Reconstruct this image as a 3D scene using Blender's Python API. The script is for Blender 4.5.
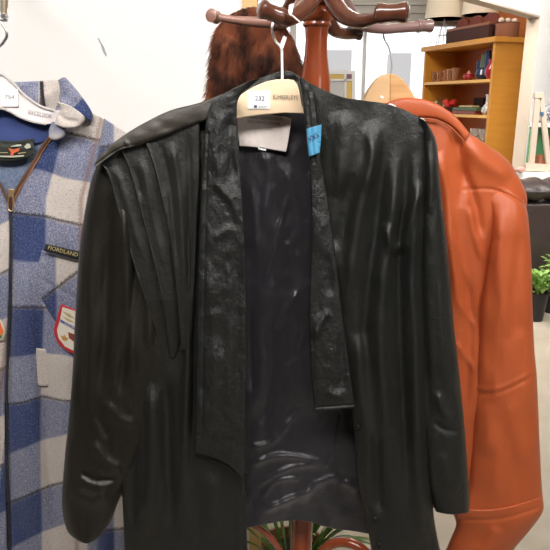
import bpy, math, random
import numpy as np
from mathutils import Vector
from mathutils.bvhtree import BVHTree
random.seed(7); rng = np.random.default_rng(7)
for o in list(bpy.data.objects): bpy.data.objects.remove(o)
S = bpy.context.scene; C = S.collection

# ---------------------------------------------------------------- camera
CAMZ = 1.55; F = 620.0; PITCH = math.radians(15.7)
cd = bpy.data.cameras.new('camera'); cam = bpy.data.objects.new('camera', cd); C.objects.link(cam)
cam.location = (0, 0, CAMZ); cam.rotation_euler = (math.pi/2 - PITCH, 0, 0)
cd.sensor_width = 36; cd.lens = 36*F/550; cd.clip_start = .02; cd.clip_end = 200
S.camera = cam
# ---------------------------------------------------------------- world, lights, exposure
w = bpy.data.worlds.new('sky'); S.world = w; w.use_nodes = True
nt = w.node_tree; bg = nt.nodes['Background']
tc = nt.nodes.new('ShaderNodeTexCoord'); sp = nt.nodes.new('ShaderNodeSeparateXYZ'); rp = nt.nodes.new('ShaderNodeValToRGB')
nt.links.new(tc.outputs['Generated'], sp.inputs[0]); nt.links.new(sp.outputs['Z'], rp.inputs[0]); nt.links.new(rp.outputs[0], bg.inputs[0])
rp.color_ramp.elements[0].position = 0; rp.color_ramp.elements[0].color = (.95, .97, 1, 1)
rp.color_ramp.elements[1].position = 1; rp.color_ramp.elements[1].color = (.80, .83, .86, 1)
bg.inputs[1].default_value = 1.6
def area(name, loc, target, size, power, color=(1, 1, 1), sy=None, spread=180):
    l = bpy.data.lights.new(name, 'AREA'); l.energy = power; l.color = color; l.size = size; l.spread = math.radians(spread)
    if sy: l.shape = 'RECTANGLE'; l.size_y = sy
    o = bpy.data.objects.new(name, l); C.objects.link(o); o.location = loc
    o.rotation_euler = (Vector(target)-Vector(loc)).to_track_quat('-Z', 'Y').to_euler(); return o
area('ceiling_tube_light', (-.5, -.5, 2.85), (-.15, 1.3, 1.65), 1.6, 21, (1, .97, .93), .35, 105)
area('ceiling_tube_light_right', (1.2, -.3, 2.9), (.3, 1.3, 1.65), 1.3, 17, (1, .97, .93), .35, 105)
area('shop_front_window_light', (1.9, -2.1, 1.9), (.2, 1.0, 1.4), 1.3, 16, (.96, .98, 1), 1.2)
area('far_right_fill_light', (3.4, 3.4, 3.0), (2.2, 5.8, 1.6), 1.0, 55, (1, .98, .95))  # added fill, no fixture here, whitens the right partition wall
area('wall_fill_light', (-1.6, .5, 2.9), (-.6, 1.6, 1.7), .8, 4, (1, .97, .94), .3)  # added fill that brightens the left plaster wall
area('alcove_fill_light', (1.0, 5.4, 3.1), (1.75, 6.6, 1.5), .6, 38, (1, .92, .80))  # added fill, no lamp here, brightens the bookcase and lampshades
area('ceiling_tube_light_back', (1.2, 3.6, 3.0), (1.8, 5.8, 1.0), 1.4, 105, (1, .94, .87), .5)
S.view_settings.view_transform = 'Standard'; S.view_settings.look = 'None'
S.view_settings.exposure = 0.0; S.view_settings.gamma = 1; S.view_settings.use_curve_mapping = False

# ---------------------------------------------------------------- geometry helpers
cp, spi = math.cos(PITCH), math.sin(PITCH)
def ray(px, py):
    a = (np.asarray(px, float)-275)/F; b = (275-np.asarray(py, float))/F
    return a, cp + b*spi, -spi + b*cp
def P(px, py, Y):                       # the point of the vertical plane y=Y behind a picture position
    dx, dy, dz = ray(px, py); t = Y/dy
    return np.stack([dx*t, Y+0*dx, CAMZ+dz*t], -1)
def PV(px, py, Y): return Vector(P(px, py, Y).tolist())
def zat(py, Y): return float(P(275, py, Y)[2])

def thing(name, label, cat, loc=(0, 0, 0), group=None):
    o = bpy.data.objects.new(name, None); C.objects.link(o); o.location = loc; o.empty_display_size = .05
    tag(o, label, cat, group); return o
def tag(o, label=None, cat=None, group=None, kind=None):
    if label: o['label'] = label
    if cat: o['category'] = cat
    if group: o['group'] = group
    if kind: o['kind'] = kind
    return o
def root_loc(p):
    v = Vector((0, 0, 0))
    while p is not None: v = v + p.location; p = p.parent
    return np.array(v)
def mk(name, verts, faces, mat, parent=None, smooth=True, uv=None, label=None, origin=None):
    verts = np.asarray(verts, float).reshape(-1, 3); base = root_loc(parent)
    if parent is None and origin is not None: base = np.array(origin, float)
    me = bpy.data.meshes.new(name); me.from_pydata((verts-base).tolist(), [], [tuple(int(i) for i in f) for f in faces]); me.update()
    if uv is not None:
        l = me.uv_layers.new(name='UVMap'); idx = np.empty(len(me.loops), int); me.loops.foreach_get('vertex_index', idx)
        l.data.foreach_set('uv', np.asarray(uv, float)[idx].ravel())
    if smooth: me.polygons.foreach_set('use_smooth', [True]*len(me.polygons))
    me.materials.append(mat)
    o = bpy.data.objects.new(name, me); C.objects.link(o)
    if parent is not None: o.parent = parent
    elif origin is not None: o.location = origin
    if label: o['label'] = label
    return o
class MB:
    def __init__(s): s.v = []; s.f = []
    def add(s, v, f):
        n = len(s.v); s.v += [tuple(map(float, q)) for q in v]; s.f += [tuple(i+n for i in q) for q in f]; return s
    def prism(s, base, up):            # base: loop of 3D points, up: offset vector
        b = [Vector(q) for q in base]; n = len(b); u = Vector(up)
        v = b+[q+u for q in b]
        return s.add(v, [tuple(range(n))[::-1], tuple(range(n, 2*n))]+[(i, (i+1) % n, n+(i+1) % n, n+i) for i in range(n)])
    def box(s, x0, x1, y0, y1, z0, z1):
        return s.prism([(x0, y0, z0), (x1, y0, z0), (x1, y1, z0), (x0, y1, z0)], (0, 0, z1-z0))
    def obox(s, o, a, b, c):           # oriented box from a corner and three edge vectors
        o, a, b, c = map(Vector, (o, a, b, c)); return s.prism([o, o+a, o+a+b, o+b], c)
    def lathe(s, prof, o, axis=(0, 0, 1), n=28):
        o = Vector(o); q = Vector(axis).normalized().to_track_quat('Z', 'Y'); v = []; f = []
        for r, z in prof:
            for k in range(n):
                a = 2*math.pi*k/n; v.append(o+q@Vector((max(r, 1e-5)*math.cos(a), max(r, 1e-5)*math.sin(a), z)))
        for i in range(len(prof)-1):
            for k in range(n):
                f.append((i*n+k, i*n+(k+1) % n, (i+1)*n+(k+1) % n, (i+1)*n+k))
        f.append(tuple(range(n))[::-1]); f.append(tuple((len(prof)-1)*n+k for k in range(n)))
        return s.add(v, f)
    def tube(s, pts, r, n=10, sub=6, flat=1.0):
        pts = [Vector(p) for p in pts]; rr = r if isinstance(r, (list, tuple)) else [r]*len(pts)
        T = np.linspace(0, len(pts)-1, (len(pts)-1)*sub+1)
        pp = cr(np.array([list(p) for p in pts]), T); R = np.interp(T, range(len(pts)), rr)
        v = []; f = []; m = len(T); ref = Vector((0.13, 0.2, 1)).normalized()
        for i in range(m):
            d = Vector((pp[min(i+1, m-1)]-pp[max(i-1, 0)]).tolist()).normalized()
            a = d.cross(ref)
            if a.length < .05: a = d.cross(Vector((1, 0, 0)))
            a.normalize(); b = d.cross(a)
            ref = b if False else ref
            for k in range(n):
                t = 2*math.pi*k/n; v.append(Vector(pp[i].tolist())+float(R[i])*(a*math.cos(t)*flat+b*math.sin(t)))
        for i in range(m-1):
            for k in range(n): f.append((i*n+k, i*n+(k+1) % n, (i+1)*n+(k+1) % n, (i+1)*n+k))
        f.append(tuple(range(n))[::-1]); f.append(tuple((m-1)*n+k for k in range(n)))
        return s.add(v, f)
    def ball(s, c, r, sc=(1, 1, 1), n=14):
        v = []; f = []; m = n//2
        for i in range(m+1):
            a = math.pi*i/m
            for k in range(n):
                b = 2*math.pi*k/n; v.append((c[0]+r*sc[0]*math.sin(a)*math.cos(b), c[1]+r*sc[1]*math.sin(a)*math.sin(b), c[2]+r*sc[2]*math.cos(a)))
        for i in range(m):
            for k in range(n): f.append((i*n+k, (i+1)*n+k, (i+1)*n+(k+1) % n, i*n+(k+1) % n))
        return s.add(v, f)
    def build(s, name, mat, parent=None, smooth=True, label=None, bevel=0, origin=None):
        o = mk(name, s.v, s.f, mat, parent, smooth, label=label, origin=origin)
        if bevel:
            b = o.modifiers.new('b', 'BEVEL'); b.width = bevel; b.segments = 2; b.limit_method = 'ANGLE'
        if smooth: 
            o.data.polygons.foreach_set('use_smooth', [True]*len(o.data.polygons)); o.data.set_sharp_from_angle(angle=math.radians(38))
        return o
def cr(pts, T):                        # Catmull-Rom through pts at parameters T
    pts = np.asarray(pts, float); n = len(pts)
    if n == 2: return pts[0]+(pts[1]-pts[0])*np.asarray(T)[:, None]
    i = np.clip(np.floor(T).astype(int), 0, n-2); t = (T-i)[:, None]
    p0 = pts[np.maximum(i-1, 0)]; p1 = pts[i]; p2 = pts[i+1]; p3 = pts[np.minimum(i+2, n-1)]
    return .5*((2*p1)+(-p0+p2)*t+(2*p0-5*p1+4*p2-p3)*t*t+(-p0+3*p1-3*p2+p3)*t**3)
def vnoise(x, y, seed=0):              # smooth value noise
    g = np.random.default_rng(seed).standard_normal((64, 64))
    xi = np.floor(x).astype(int); yi = np.floor(y).astype(int); fx = x-xi; fy = y-yi
    fx = fx*fx*(3-2*fx); fy = fy*fy*(3-2*fy); G = lambda a, b: g[a % 64, b % 64]
    return (G(xi, yi)*(1-fx)+G(xi+1, yi)*fx)*(1-fy)+(G(xi, yi+1)*(1-fx)+G(xi+1, yi+1)*fx)*fy
def stroke(X, Y, pts, wd, amp, taper=.25):
    best = np.full(X.shape, 1e9); tt = np.zeros(X.shape); n = len(pts)-1
    pp = cr(np.array(pts, float), np.linspace(0, n, n*5+1)); m = len(pp)-1
    for k in range(m):
        a, b = pp[k], pp[k+1]; d = b-a; L = (d**2).sum()+1e-9
        t = np.clip(((X-a[0])*d[0]+(Y-a[1])*d[1])/L, 0, 1)
        D = (X-a[0]-t*d[0])**2+(Y-a[1]-t*d[1])**2; c = D < best
        best = np.where(c, D, best); tt = np.where(c, (k+t)/m, tt)
    tp = np.clip(np.minimum(tt, 1-tt)/max(taper, 1e-3), 0, 1) if taper else 1
    return amp*np.exp(-best/(wd*wd))*(tp*tp*(3-2*tp) if taper else 1)
def sheet(name, rows, Y, mat, parent, th=.003, bulge=0, back=None, folds=(), noise=(), res=1.6, uvf=None, label=None, endround=0, extra=None):
    """a cloth or leather panel: each row is a polyline x,y,x,y..; rows run down the panel; depth relief in metres"""
    R = [np.array(r, float).reshape(-1, 2) for r in rows]
    wpx = max(np.linalg.norm(np.diff(r, axis=0), axis=1).sum() for r in R)
    hpx = sum(np.linalg.norm(R[i+1].mean(0)-R[i].mean(0)) for i in range(len(R)-1))
    nu = int(max(6, wpx/res)); nv = int(max(6, hpx/res)); U = np.linspace(0, 1, nu)
    rr = []
    for r in R:
        q = np.concatenate([[0], np.cumsum(np.linalg.norm(np.diff(r, axis=0), axis=1))]); q = q/q[-1]*(len(r)-1)
        s = np.interp(U*(len(r)-1), q, range(len(r))); rr.append(cr(r, s))
    rr = np.array(rr); T = np.linspace(0, len(R)-1, nv)
    G = cr(rr.reshape(len(R), -1), T).reshape(nv, nu, 2); X, Yp = G[..., 0], G[..., 1]
    UU = np.broadcast_to(U, X.shape); VV = np.broadcast_to((T/(len(R)-1))[:, None], X.shape)
    base = Y(X, Yp) if callable(Y) else np.full(X.shape, float(Y))
    prof = np.sqrt(np.clip(1-(2*UU-1)**2, 0, 1))
    if endround: prof = prof*np.sqrt(np.clip(1-np.clip((VV-1+endround)/endround, 0, 1)**2, .0, 1))
    D = base - bulge*prof
    for f in folds: D = D - stroke(X, Yp, *f)
    for (sx, sy, amp, seed) in noise: D = D - amp*vnoise(X/sx+7, Yp/sy+3, seed)
    if extra is not None: D = D - extra(X, Yp, UU, VV)
    edge = np.clip(np.minimum(np.minimum(UU, 1-UU)*nu, np.minimum(VV, 1-VV)*nv)/2.0, 0, 1)
    D = D + (th*.5)*(1-np.sqrt(1-(1-edge)**2))
    B = (back if back is not None else bulge*.6)
    E = np.maximum(base + B*prof, D+th*.5) if B else D + th
    if not B: pass
    fv = P(X, Yp, D).reshape(-1, 3); bv = P(X, Yp, np.maximum(E, D+th*.5)).reshape(-1, 3); n = nu*nv
    idx = np.arange(n).reshape(nv, nu); a = idx[:-1, :-1].ravel(); b = idx[:-1, 1:].ravel(); c = idx[1:, 1:].ravel(); d = idx[1:, :-1].ravel()
    ff = np.stack([a, d, c, b], 1); fb = np.stack([a, b, c, d], 1)+n
    loop = np.concatenate([idx[0, :], idx[1:, -1], idx[-1, -2::-1], idx[-2:0:-1, 0]]); l2 = np.roll(loop, -1)
    fs = np.stack([loop, l2, l2+n, loop+n], 1)
    uv = None
    if uvf: u_, v_ = uvf(X, Yp); uv = np.stack([u_.ravel(), v_.ravel()], 1); uv = np.vstack([uv, uv])
    V = np.vstack([fv, bv]); FF = np.vstack([ff, fb, fs])
    o = mk(name, V, FF, mat, parent, True, uv, label)
    bvh = BVHTree.FromPolygons(fv.tolist(), ff.tolist())
    return o, bvh
def hit(bvh, px, py, default):
    dx, dy, dz = ray(px, py); d = Vector((float(dx), float(dy), float(dz))).normalized()
    h = bvh.ray_cast(Vector((0, 0, CAMZ)), d)
    return h[0].y if h[0] is not None else default
def decal(name, rows, bvh, off, mat, parent, Yd, th=.001, res=1.0, label=None):
    """a patch or label lying on a garment surface"""
    vf = np.vectorize(lambda a, b: hit(bvh, a, b, Yd)) if bvh is not None else (lambda a, b: np.full(a.shape, Yd))
    return sheet(name, rows, lambda X, Y: vf(X, Y)-off, mat, parent, th=th, res=res, label=label)[0]
def text(name, s, ox, oy, size, ang, bvh, off, mat, parent, Yd, sx=1.0, align='CENTER'):
    cu = bpy.data.curves.new('t', 'FONT'); cu.body = s; cu.align_x = align; cu.align_y = 'CENTER'; cu.resolution_u = 2
    t = bpy.data.objects.new('t', cu); C.objects.link(t); bpy.context.view_layer.update()
    me = bpy.data.meshes.new_from_object(t.evaluated_get(bpy.context.evaluated_depsgraph_get()))
    bpy.data.objects.remove(t)
    a = math.radians(ang); V = []
    for v in me.vertices:
        x, y = v.co.x*size*sx, v.co.y*size
        px = ox+x*math.cos(a)+y*math.sin(a); py = oy+x*math.sin(a)-y*math.cos(a)
        Y = (hit(bvh, px, py, Yd) if bvh is not None else Yd)-off
        V.append(P(px, py, Y))
    return mk(name, np.array(V), [tuple(p.vertices) for p in me.polygons], mat, parent, False)
def flatpoly(name, pts, Y, th, mat, parent, label=None, bevel=0):      # board cut to an outline
    return MB().prism([P(x, y, Y) for x, y in pts], (0, th, 0)).build(name, mat, parent, label=label, bevel=bevel)
def dup(o, delta=(0, 0, 0), label=None, rotz=0, scale=None):
    r = o.copy(); C.objects.link(r); r.location = Vector(o.location)+Vector(delta); r.rotation_euler = (0, 0, rotz)
    if scale: r.scale = scale
    if label: r['label'] = label
    for ch in o.children:
        c = ch.copy(); C.objects.link(c); c.parent = r
        for g in ch.children: d = g.copy(); C.objects.link(d); d.parent = c
    return r

# ---------------------------------------------------------------- materials
def mat(name, col, rough=.6, metal=0, bump=None, var=None, spec=.5, coat=0, sheen=0, trans=0, emis=0, dist=.002):
    m = bpy.data.materials.new(name); m.use_nodes = True; t = m.node_tree; b = t.nodes['Principled BSDF']
    b.inputs['Base Color'].default_value = (*col, 1); b.inputs['Roughness'].default_value = rough; b.inputs['Metallic'].default_value = metal
    b.inputs['Specular IOR Level'].default_value = spec; b.inputs['Coat Weight'].default_value = coat; b.inputs['Sheen Weight'].default_value = sheen
    b.inputs['Transmission Weight'].default_value = trans
    co = t.nodes.new('ShaderNodeTexCoord')
    if var:                              # (scale xyz, second colour, contrast)
        sc, c2, k = var; mp = t.nodes.new('ShaderNodeMapping'); mp.inputs['Scale'].default_value = sc
        nz = t.nodes.new('ShaderNodeTexNoise'); nz.inputs['Scale'].default_value = 1; nz.inputs['Detail'].default_value = 5
        r = t.nodes.new('ShaderNodeValToRGB'); r.color_ramp.elements[0].color = (*col, 1); r.color_ramp.elements[1].color = (*c2, 1)
        r.color_ramp.elements[0].position = .5-k; r.color_ramp.elements[1].position = .5+k
        t.links.new(co.outputs['Object'], mp.inputs[0]); t.links.new(mp.outputs[0], nz.inputs['Vector']); t.links.new(nz.outputs['Fac'], r.inputs[0]); t.links.new(r.outputs[0], b.inputs['Base Color'])
    if bump:
        prev = None
        for kind, sc, stg in bump:
            mp = t.nodes.new('ShaderNodeMapping'); mp.inputs['Scale'].default_value = sc if isinstance(sc, tuple) else (sc,)*3
            n = t.nodes.new('ShaderNodeTexNoise' if kind == 'n' else 'ShaderNodeTexVoronoi'); n.inputs['Scale'].default_value = 1
            if kind == 'n': n.inputs['Detail'].default_value = 4
            bm = t.nodes.new('ShaderNodeBump'); bm.inputs['Strength'].default_value = stg; bm.inputs['Distance'].default_value = dist
            t.links.new(co.outputs['Object'], mp.inputs[0]); t.links.new(mp.outputs[0], n.inputs['Vector'])
            t.links.new(n.outputs['Fac' if kind == 'n' else 'Distance'], bm.inputs['Height'])
            if prev: t.links.new(prev.outputs[0], bm.inputs['Normal'])
            prev = bm
        t.links.new(prev.outputs[0], b.inputs['Normal'])
    if emis: b.inputs['Emission Color'].default_value = (*col, 1); b.inputs['Emission Strength'].default_value = emis
    return m
LEATHER = mat('black_leather', (.010, .0105, .0095), .44, bump=[('n', (40, 40, 20), .45), ('n', (150, 150, 110), .28), ('v', 620, .2)], var=((9, 9, 5), (.013, .013, .011), .2), dist=.004)
LAPEL = mat('black_leather_grained', (.011, .0115, .0108), .40, bump=[('n', (60, 60, 30), .5), ('n', (200, 200, 150), .5), ('v', 620, .3)], dist=.003)
YOKE = mat('light_catching_black_leather', (.050, .044, .036), .5, bump=[('n', (60, 60, 40), .5), ('v', 620, .3)], dist=.0015)  # lighter brown-grey puts the light reflected by the shoulder into the colour
LINING = mat('charcoal_satin', (.020, .018, .022), .38, bump=[('n', (26, 26, 14), .8), ('n', (70, 70, 50), .5)], dist=.004, sheen=.2)
RUST = mat('rust_leather', (.41, .080, .024), .45, bump=[('n', (50, 50, 22), .4), ('n', (170, 170, 120), .25), ('v', 700, .15)], var=((9, 9, 4), (.48, .100, .027), .22), dist=.0015)
RUSTD = mat('rust_leather_edge', (.36, .09, .03), .45)
WOODP = mat('red_brown_varnish', (.25, .045, .016), .22, var=((60, 60, 6), (.33, .07, .022), .3), coat=.6)
WOODA = mat('brown_varnish', (.07, .023, .013), .25, var=((60, 60, 20), (.12, .038, .02), .3), coat=.6)
HANGW = mat('pale_hanger_wood', (.84, .62, .42), .4, var=((8, 8, 60), (.88, .68, .46), .3), coat=.3)
TANW = mat('tan_suede_wood', (.56, .35, .17), .6, var=((10, 10, 60), (.64, .42, .22), .3))
TANW2 = mat('tan_wood_grain', (.50, .26, .10), .55, var=((10, 10, 90), (.62, .36, .16), .2))
STEEL = mat('steel', (.62, .61, .6), .28, 1)
WHITEM = mat('white_coated_wire', (.8, .78, .75), .35)
WALLM = mat('white_plaster', (.76, .735, .71), .8, bump=[('n', 3, .3), ('n', 18, .15)], var=((1.2, 1, 1.2), (.79, .77, .745), .2), dist=.01)
WHITE = mat('white_paint', (.86, .85, .83), .6); DIMW = mat('muted_shop_wall', (.12, .11, .10), .8); JAMB = mat('cream_jamb_paint', (.52, .44, .36), .6)
PAPER = mat('white_paper', (.88, .87, .86), .6); INK = mat('grey_blue_ink', (.05, .06, .12), .7); BINK = mat('dark_brown_ink', (.11, .08, .06), .7)
LABEL = mat('greige_satin_label', (.80, .69, .65), .5, bump=[('n', (120, 120, 90), .5)], var=((60, 60, 40), (.84, .75, .70), .2)); LINK = mat('label_ink', (.08, .06, .06), .7)
TAPE = mat('blue_tape', (.065, .27, .45), .5, bump=[('n', 120, .3)]); TINK = mat('black_marker', (.02, .02, .09), .6)
SHELF = mat('honey_wood', (.62, .28, .035), .45, var=((3, 3, 25), (.54, .23, .03), .25)); SHELFI = mat('red_brown_board', (.42, .11, .022), .55, var=((4, 4, 12), (.42, .14, .04), .3))
EDGE = mat('yellow_shelf_edge', (.78, .42, .09), .4)
FUR = mat('brown_fur', (.03, .010, .006), .8, var=((22, 22, 14), (.20, .055, .022), .12), spec=.2); 
FLOOR = mat('concrete_floor', (.40, .345, .265), .6, bump=[('n', 12, .1)], var=((5, 5, 5), (.48, .43, .35), .2))
SOFAM = mat('dark_brown_leather', (.050, .036, .034), .3, bump=[('n', 14, .5)], dist=.02)
POT = mat('black_plastic', (.012, .012, .014), .4); SOIL = mat('soil', (.05, .03, .02), .9)
LEAF = mat('leaf_green', (.15, .34, .05), .45, var=((14, 14, 14), (.38, .55, .16), .2)); LEAF2 = mat('fresh_leaf_green', (.05, .15, .02), .4, var=((8, 8, 8), (.15, .28, .05), .2))
def glassm(name, col, rough=.1):
    m = mat(name, col, rough, trans=.8); return m
AMBER = glassm('amber_glass', (.75, .42, .22)); CLEAR = glassm('clear_glass', (.9, .88, .84)); BLUEG = mat('dark_blue_glaze', (.02, .04, .11), .15); REDG = mat('dark_red_glaze', (.35, .02, .03), .2)
SHADE = mat('cream_lampshade', (.86, .76, .62), .8, bump=[('n', 90, .2)]); DKW = mat('dark_wood', (.050, .015, .010), .8); MAROON = mat('maroon_leather', (.17, .035, .022), .7)
GREEN = mat('green_board', (.10, .30, .12), .7); GREYC = mat('grey_cloth', (.08, .08, .10), .8, var=((60, 60, 60), (.5, .5, .55), .12)); SHUT = mat('grey_shutter', (.40, .39, .37), .5)
YELG = mat('yellow_glass', (.75, .52, .16), .2); PURG = mat('purple_glass', (.28, .14, .17), .2); GRYG = mat('frosted_glass', (.60, .59, .56), .3)
FIREW = mat('honey_trim', (.62, .38, .16), .5)

def plaid_mat():
    m = bpy.data.materials.new('blue_plaid_flannel'); m.use_nodes = True; t = m.node_tree; L = t.links; b = t.nodes['Principled BSDF']
    b.inputs['Roughness'].default_value = .95; b.inputs['Sheen Weight'].default_value = .25; b.inputs['Specular IOR Level'].default_value = .15
    uv = t.nodes.new('ShaderNodeUVMap'); co = t.nodes.new('ShaderNodeTexCoord')
    nz = t.nodes.new('ShaderNodeTexNoise'); nz.inputs['Scale'].default_value = 420; nz.inputs['Detail'].default_value = 2; L.new(co.outputs['Object'], nz.inputs['Vector'])
    sx = t.nodes.new('ShaderNodeSeparateXYZ'); L.new(uv.outputs[0], sx.inputs[0])
    def M(op, a, c=None, d=None):
        n = t.nodes.new('ShaderNodeMath'); n.operation = op
        for i, q in enumerate((a, c, d)):
            if q is None: continue
            if isinstance(q, (int, float)): n.inputs[i].default_value = q
            else: L.new(q, n.inputs[i])
        return n.outputs[0]
    jit = M('MULTIPLY', M('SUBTRACT', nz.outputs['Fac'], .5), 6.0)
    u = M('ADD', sx.outputs['X'], jit); v = M('ADD', sx.outputs['Y'], jit)
    fu = M('FLOORED_MODULO', u, 78.0); fv = M('FLOORED_MODULO', v, 96.0)
    soft = lambda x, e, k=1.2: M('DIVIDE', M('ADD', M('SUBTRACT', x, e), k), 2*k)
    def cl(x):
        n = t.nodes.new('ShaderNodeClamp'); L.new(x, n.inputs[0]); return n.outputs[0]
    band = lambda x, a, c: M('MULTIPLY', cl(soft(x, a)), M('SUBTRACT', 1, cl(soft(x, c))))
    du = band(fu, 4, 36); dv = band(fv, 2, 47)         # blue stripes in each direction
    s = M('MULTIPLY', M('ADD', du, dv), .5)            # 0 cream, .5 mixed, 1 blue
    r = t.nodes.new('ShaderNodeValToRGB'); L.new(M('ADD', s, M('MULTIPLY', M('SUBTRACT', nz.outputs['Fac'], .5), 1.3)), r.inputs[0])
    e = r.color_ramp.elements; e[0].position = 0; e[0].color = (.56, .49, .44, 1); e[1].position = 1; e[1].color = (.028, .046, .135, 1)
    x = e.new(.5); x.color = (.185, .20, .295, 1)
    blk = M('MAXIMUM', band(fv, -3, 1.6), M('MULTIPLY', band(fu, 42.5, 43.2), 0)); blk = M('MAXIMUM', band(fv, -1.2, 1.4), band(fv, 94.6, 97))
    mx = t.nodes.new('ShaderNodeMix'); mx.data_type = 'RGBA'; L.new(M('MULTIPLY', blk, .9), mx.inputs[0]); L.new(r.outputs[0], mx.inputs[6]); mx.inputs[7].default_value = (.014, .012, .016, 1)
    brn = M('MULTIPLY', band(fu, 69, 73), .55); m2 = t.nodes.new('ShaderNodeMix'); m2.data_type = 'RGBA'; L.new(brn, m2.inputs[0]); L.new(mx.outputs[2], m2.inputs[6]); m2.inputs[7].default_value = (.22, .11, .08, 1)
    L.new(m2.outputs[2], b.inputs['Base Color'])
    bm = t.nodes.new('ShaderNodeBump'); bm.inputs['Strength'].default_value = .5; bm.inputs['Distance'].default_value = .002; L.new(nz.outputs['Fac'], bm.inputs['Height']); L.new(bm.outputs[0], b.inputs['Normal'])
    return m
PLAID = plaid_mat()
BLUEL = mat('blue_lining', (.030, .050, .17), .9, bump=[('n', 90, .3)], sheen=.2); SLATE = mat('slate_mesh_lining', (.10, .14, .23), .9, bump=[('v', 700, .6)], var=((300, 300, 300), (.2, .24, .34), .2))

# ================================================================ THE SETTING
MB().box(-3.2, 9, -2.4, 8.4, -.1, 0).build('floor', FLOOR, smooth=False)['kind'] = 'structure'
xe = float(P(243, 40, 1.62)[0])
tag(MB().box(-3.0, xe, 1.62, 1.74, 0, 3.0).build('wall_left', WALLM, smooth=False), kind='structure')
tag(MB().box(xe, xe+.035, 1.61, 1.75, 0, 3.0).build('trim_1', FIREW, smooth=False), kind='structure')
tag(MB().box(-3.2, 9, -2.4, -2.2, 0, 3.2).build('wall_front', DIMW, smooth=False), kind='structure')
tag(MB().box(-3.2, -3.0, -2.2, 8.4, 0, 3.2).build('wall_side', DIMW, smooth=False), kind='structure')
tag(MB().box(8.8, 9.0, -2.2, 8.4, 0, 3.2).build('wall_far_right', DIMW, smooth=False), kind='structure')
tag(MB().box(-3.2, 9, -2.4, 8.6, 3.2, 3.3).build('ceiling', WHITE, smooth=False), kind='structure')
# far wall with the big shop window
Yw = 8.2
def bx(px0, px1, py0, py1, Y, d):
    a = P(px0, 60, Y)[0]; b = P(px1, 60, Y)[0]; return (a, b, Y, Y+d, zat(py1, Y), zat(py0, Y))
m = MB(); x0 = P(200, 60, Yw)[0]; x1 = P(455, 60, Yw)[0]
m.box(x0-2, x1+4.5, Yw, Yw+.2, 2.75, 3.2); m.box(x0-2, x1+4.5, Yw, Yw+.2, 0, .45); m.box(x1, x1+4.5, Yw, Yw+.2, .45, 2.75)
tag(m.build('wall_back', WHITE, smooth=False), kind='structure')
wf = MB(); wf.box(*bx(363, 366, -60, 200, Yw-.03, .1)); wf.box(*bx(290, 296, -60, 200, Yw-.03, .1))
wf.box(x0-.3, x1+.1, Yw-.02, Yw+.08, .42, .5)
wo = tag(wf.build('window_1', mat('window_frame_paint', (.70, .72, .72), .5), smooth=False), kind='structure')
m = MB()
for k in range(14):                     # rolled steel shutter above the window
    z = zat(26, Yw-.4)+.045*k; m.box(P(352, 20, Yw-.4)[0], P(520, 20, Yw-.4)[0], Yw-.4-(.03 if k % 2 else 0), Yw-.3, z, z+.045)
tag(m.build('roller_shutter', SHUT, smooth=False), 'grey ribbed steel roller shutter above the bright shop window', 'shutter')
# pale building across the street
NB = mat('pale_grey_render', (.50, .48, .47), .8)
q0 = P(322, 50, 13)[0]; q1 = P(352, 50, 13)[0]
tag(MB().box(q0, q1, 13, 13.5, 0, zat(50, 13)).build('street_building', NB, smooth=False), 'pale grey wall outside seen through the window just right of the pole', 'building')
q0 = P(392, 50, 13)[0]; q1 = P(412, 50, 13)[0]
tag(MB().box(q0, q1, 13, 13.5, 0, zat(53, 13)).build('street_building', NB, smooth=False), 'pale grey block outside seen through the window above the tan hanger', 'building')

# leadlight panel
r = thing('leadlight_panel', 'framed leadlight panel with yellow glass border and a purple corner square', 'leadlight panel', PV(340, 108, 3.0))
Yl = 3.0
def plate(name, px0, px1, py0, py1, Y, d, mt, par, label=None, bevel=0):
    return MB().prism([P(px0, py0, Y), P(px1, py0, Y), P(px1, py1, Y), P(px0, py1, Y)], (0, d, 0)).build(name, mt, par, False, label=label, bevel=bevel)
fr = MB()
for a in ((322, 355.5, 70.5, 74), (322, 352, 79, 81), (352, 355.5, 74, 190), (344.5, 346.5, 74, 190), (322, 355.5, 188, 190)):
    fr.prism([P(a[0], a[2], Yl-.01), P(a[1], a[2], Yl-.01), P(a[1], a[3], Yl-.01), P(a[0], a[3], Yl-.01)], (0, .03, 0))
fr.build('frame', WHITE, r, False)
plate('yellow_pane', 322, 344.6, 74, 79, Yl, .006, YELG, r, 'yellow glass border pane'); plate('purple_pane', 346.5, 352, 74, 79, Yl, .006, PURG, r, 'purple glass corner pane')
plate('yellow_pane', 346.5, 352, 79, 188, Yl, .006, YELG, r, 'yellow glass border pane'); plate('clear_pane', 322, 344.6, 81, 188, Yl, .006, GRYG, r, 'frosted pale pane')
tag(MB().box(P(318, 190, 3.0)[0]-.1, P(358, 190, 3.0)[0]+.1, 2.9, 3.2, 0, zat(190, 3.0)).build('display_cabinet', SHELF, smooth=False), 'low wooden cabinet under the leadlight panel', 'cabinet')

# white partition wall with an opening on the right
A = P(532.5, 90, 5.6); Ax, Ay = A[0], A[1]; dW = Vector((.655, .756, 0)).normalized(); nW = Vector((-dW.y, dW.x, 0))
zl = zat(16, 5.6)
m = MB(); o = Vector((Ax, Ay, 0))+dW*.0
m.obox(o, dW*3.2, nW*.09, (0, 0, 3.19))                     # wall right of the opening
m.obox(o-dW*2.4+Vector((0, 0, zl)), dW*2.4, nW*.09, (0, 0, 3.19-zl))
tag(m.build('wall_right', WHITE, smooth=False), kind='structure')
m = MB(); m.obox(o-dW*.012+nW*.002, dW*.012, nW*.105, (0, 0, zl)); m.obox(o-dW*2.4+nW*.002+Vector((0, 0, zl-.012)), dW*2.4, nW*.105, (0, 0, .012))
tag(m.build('trim_2', JAMB, smooth=False), kind='structure')

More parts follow.
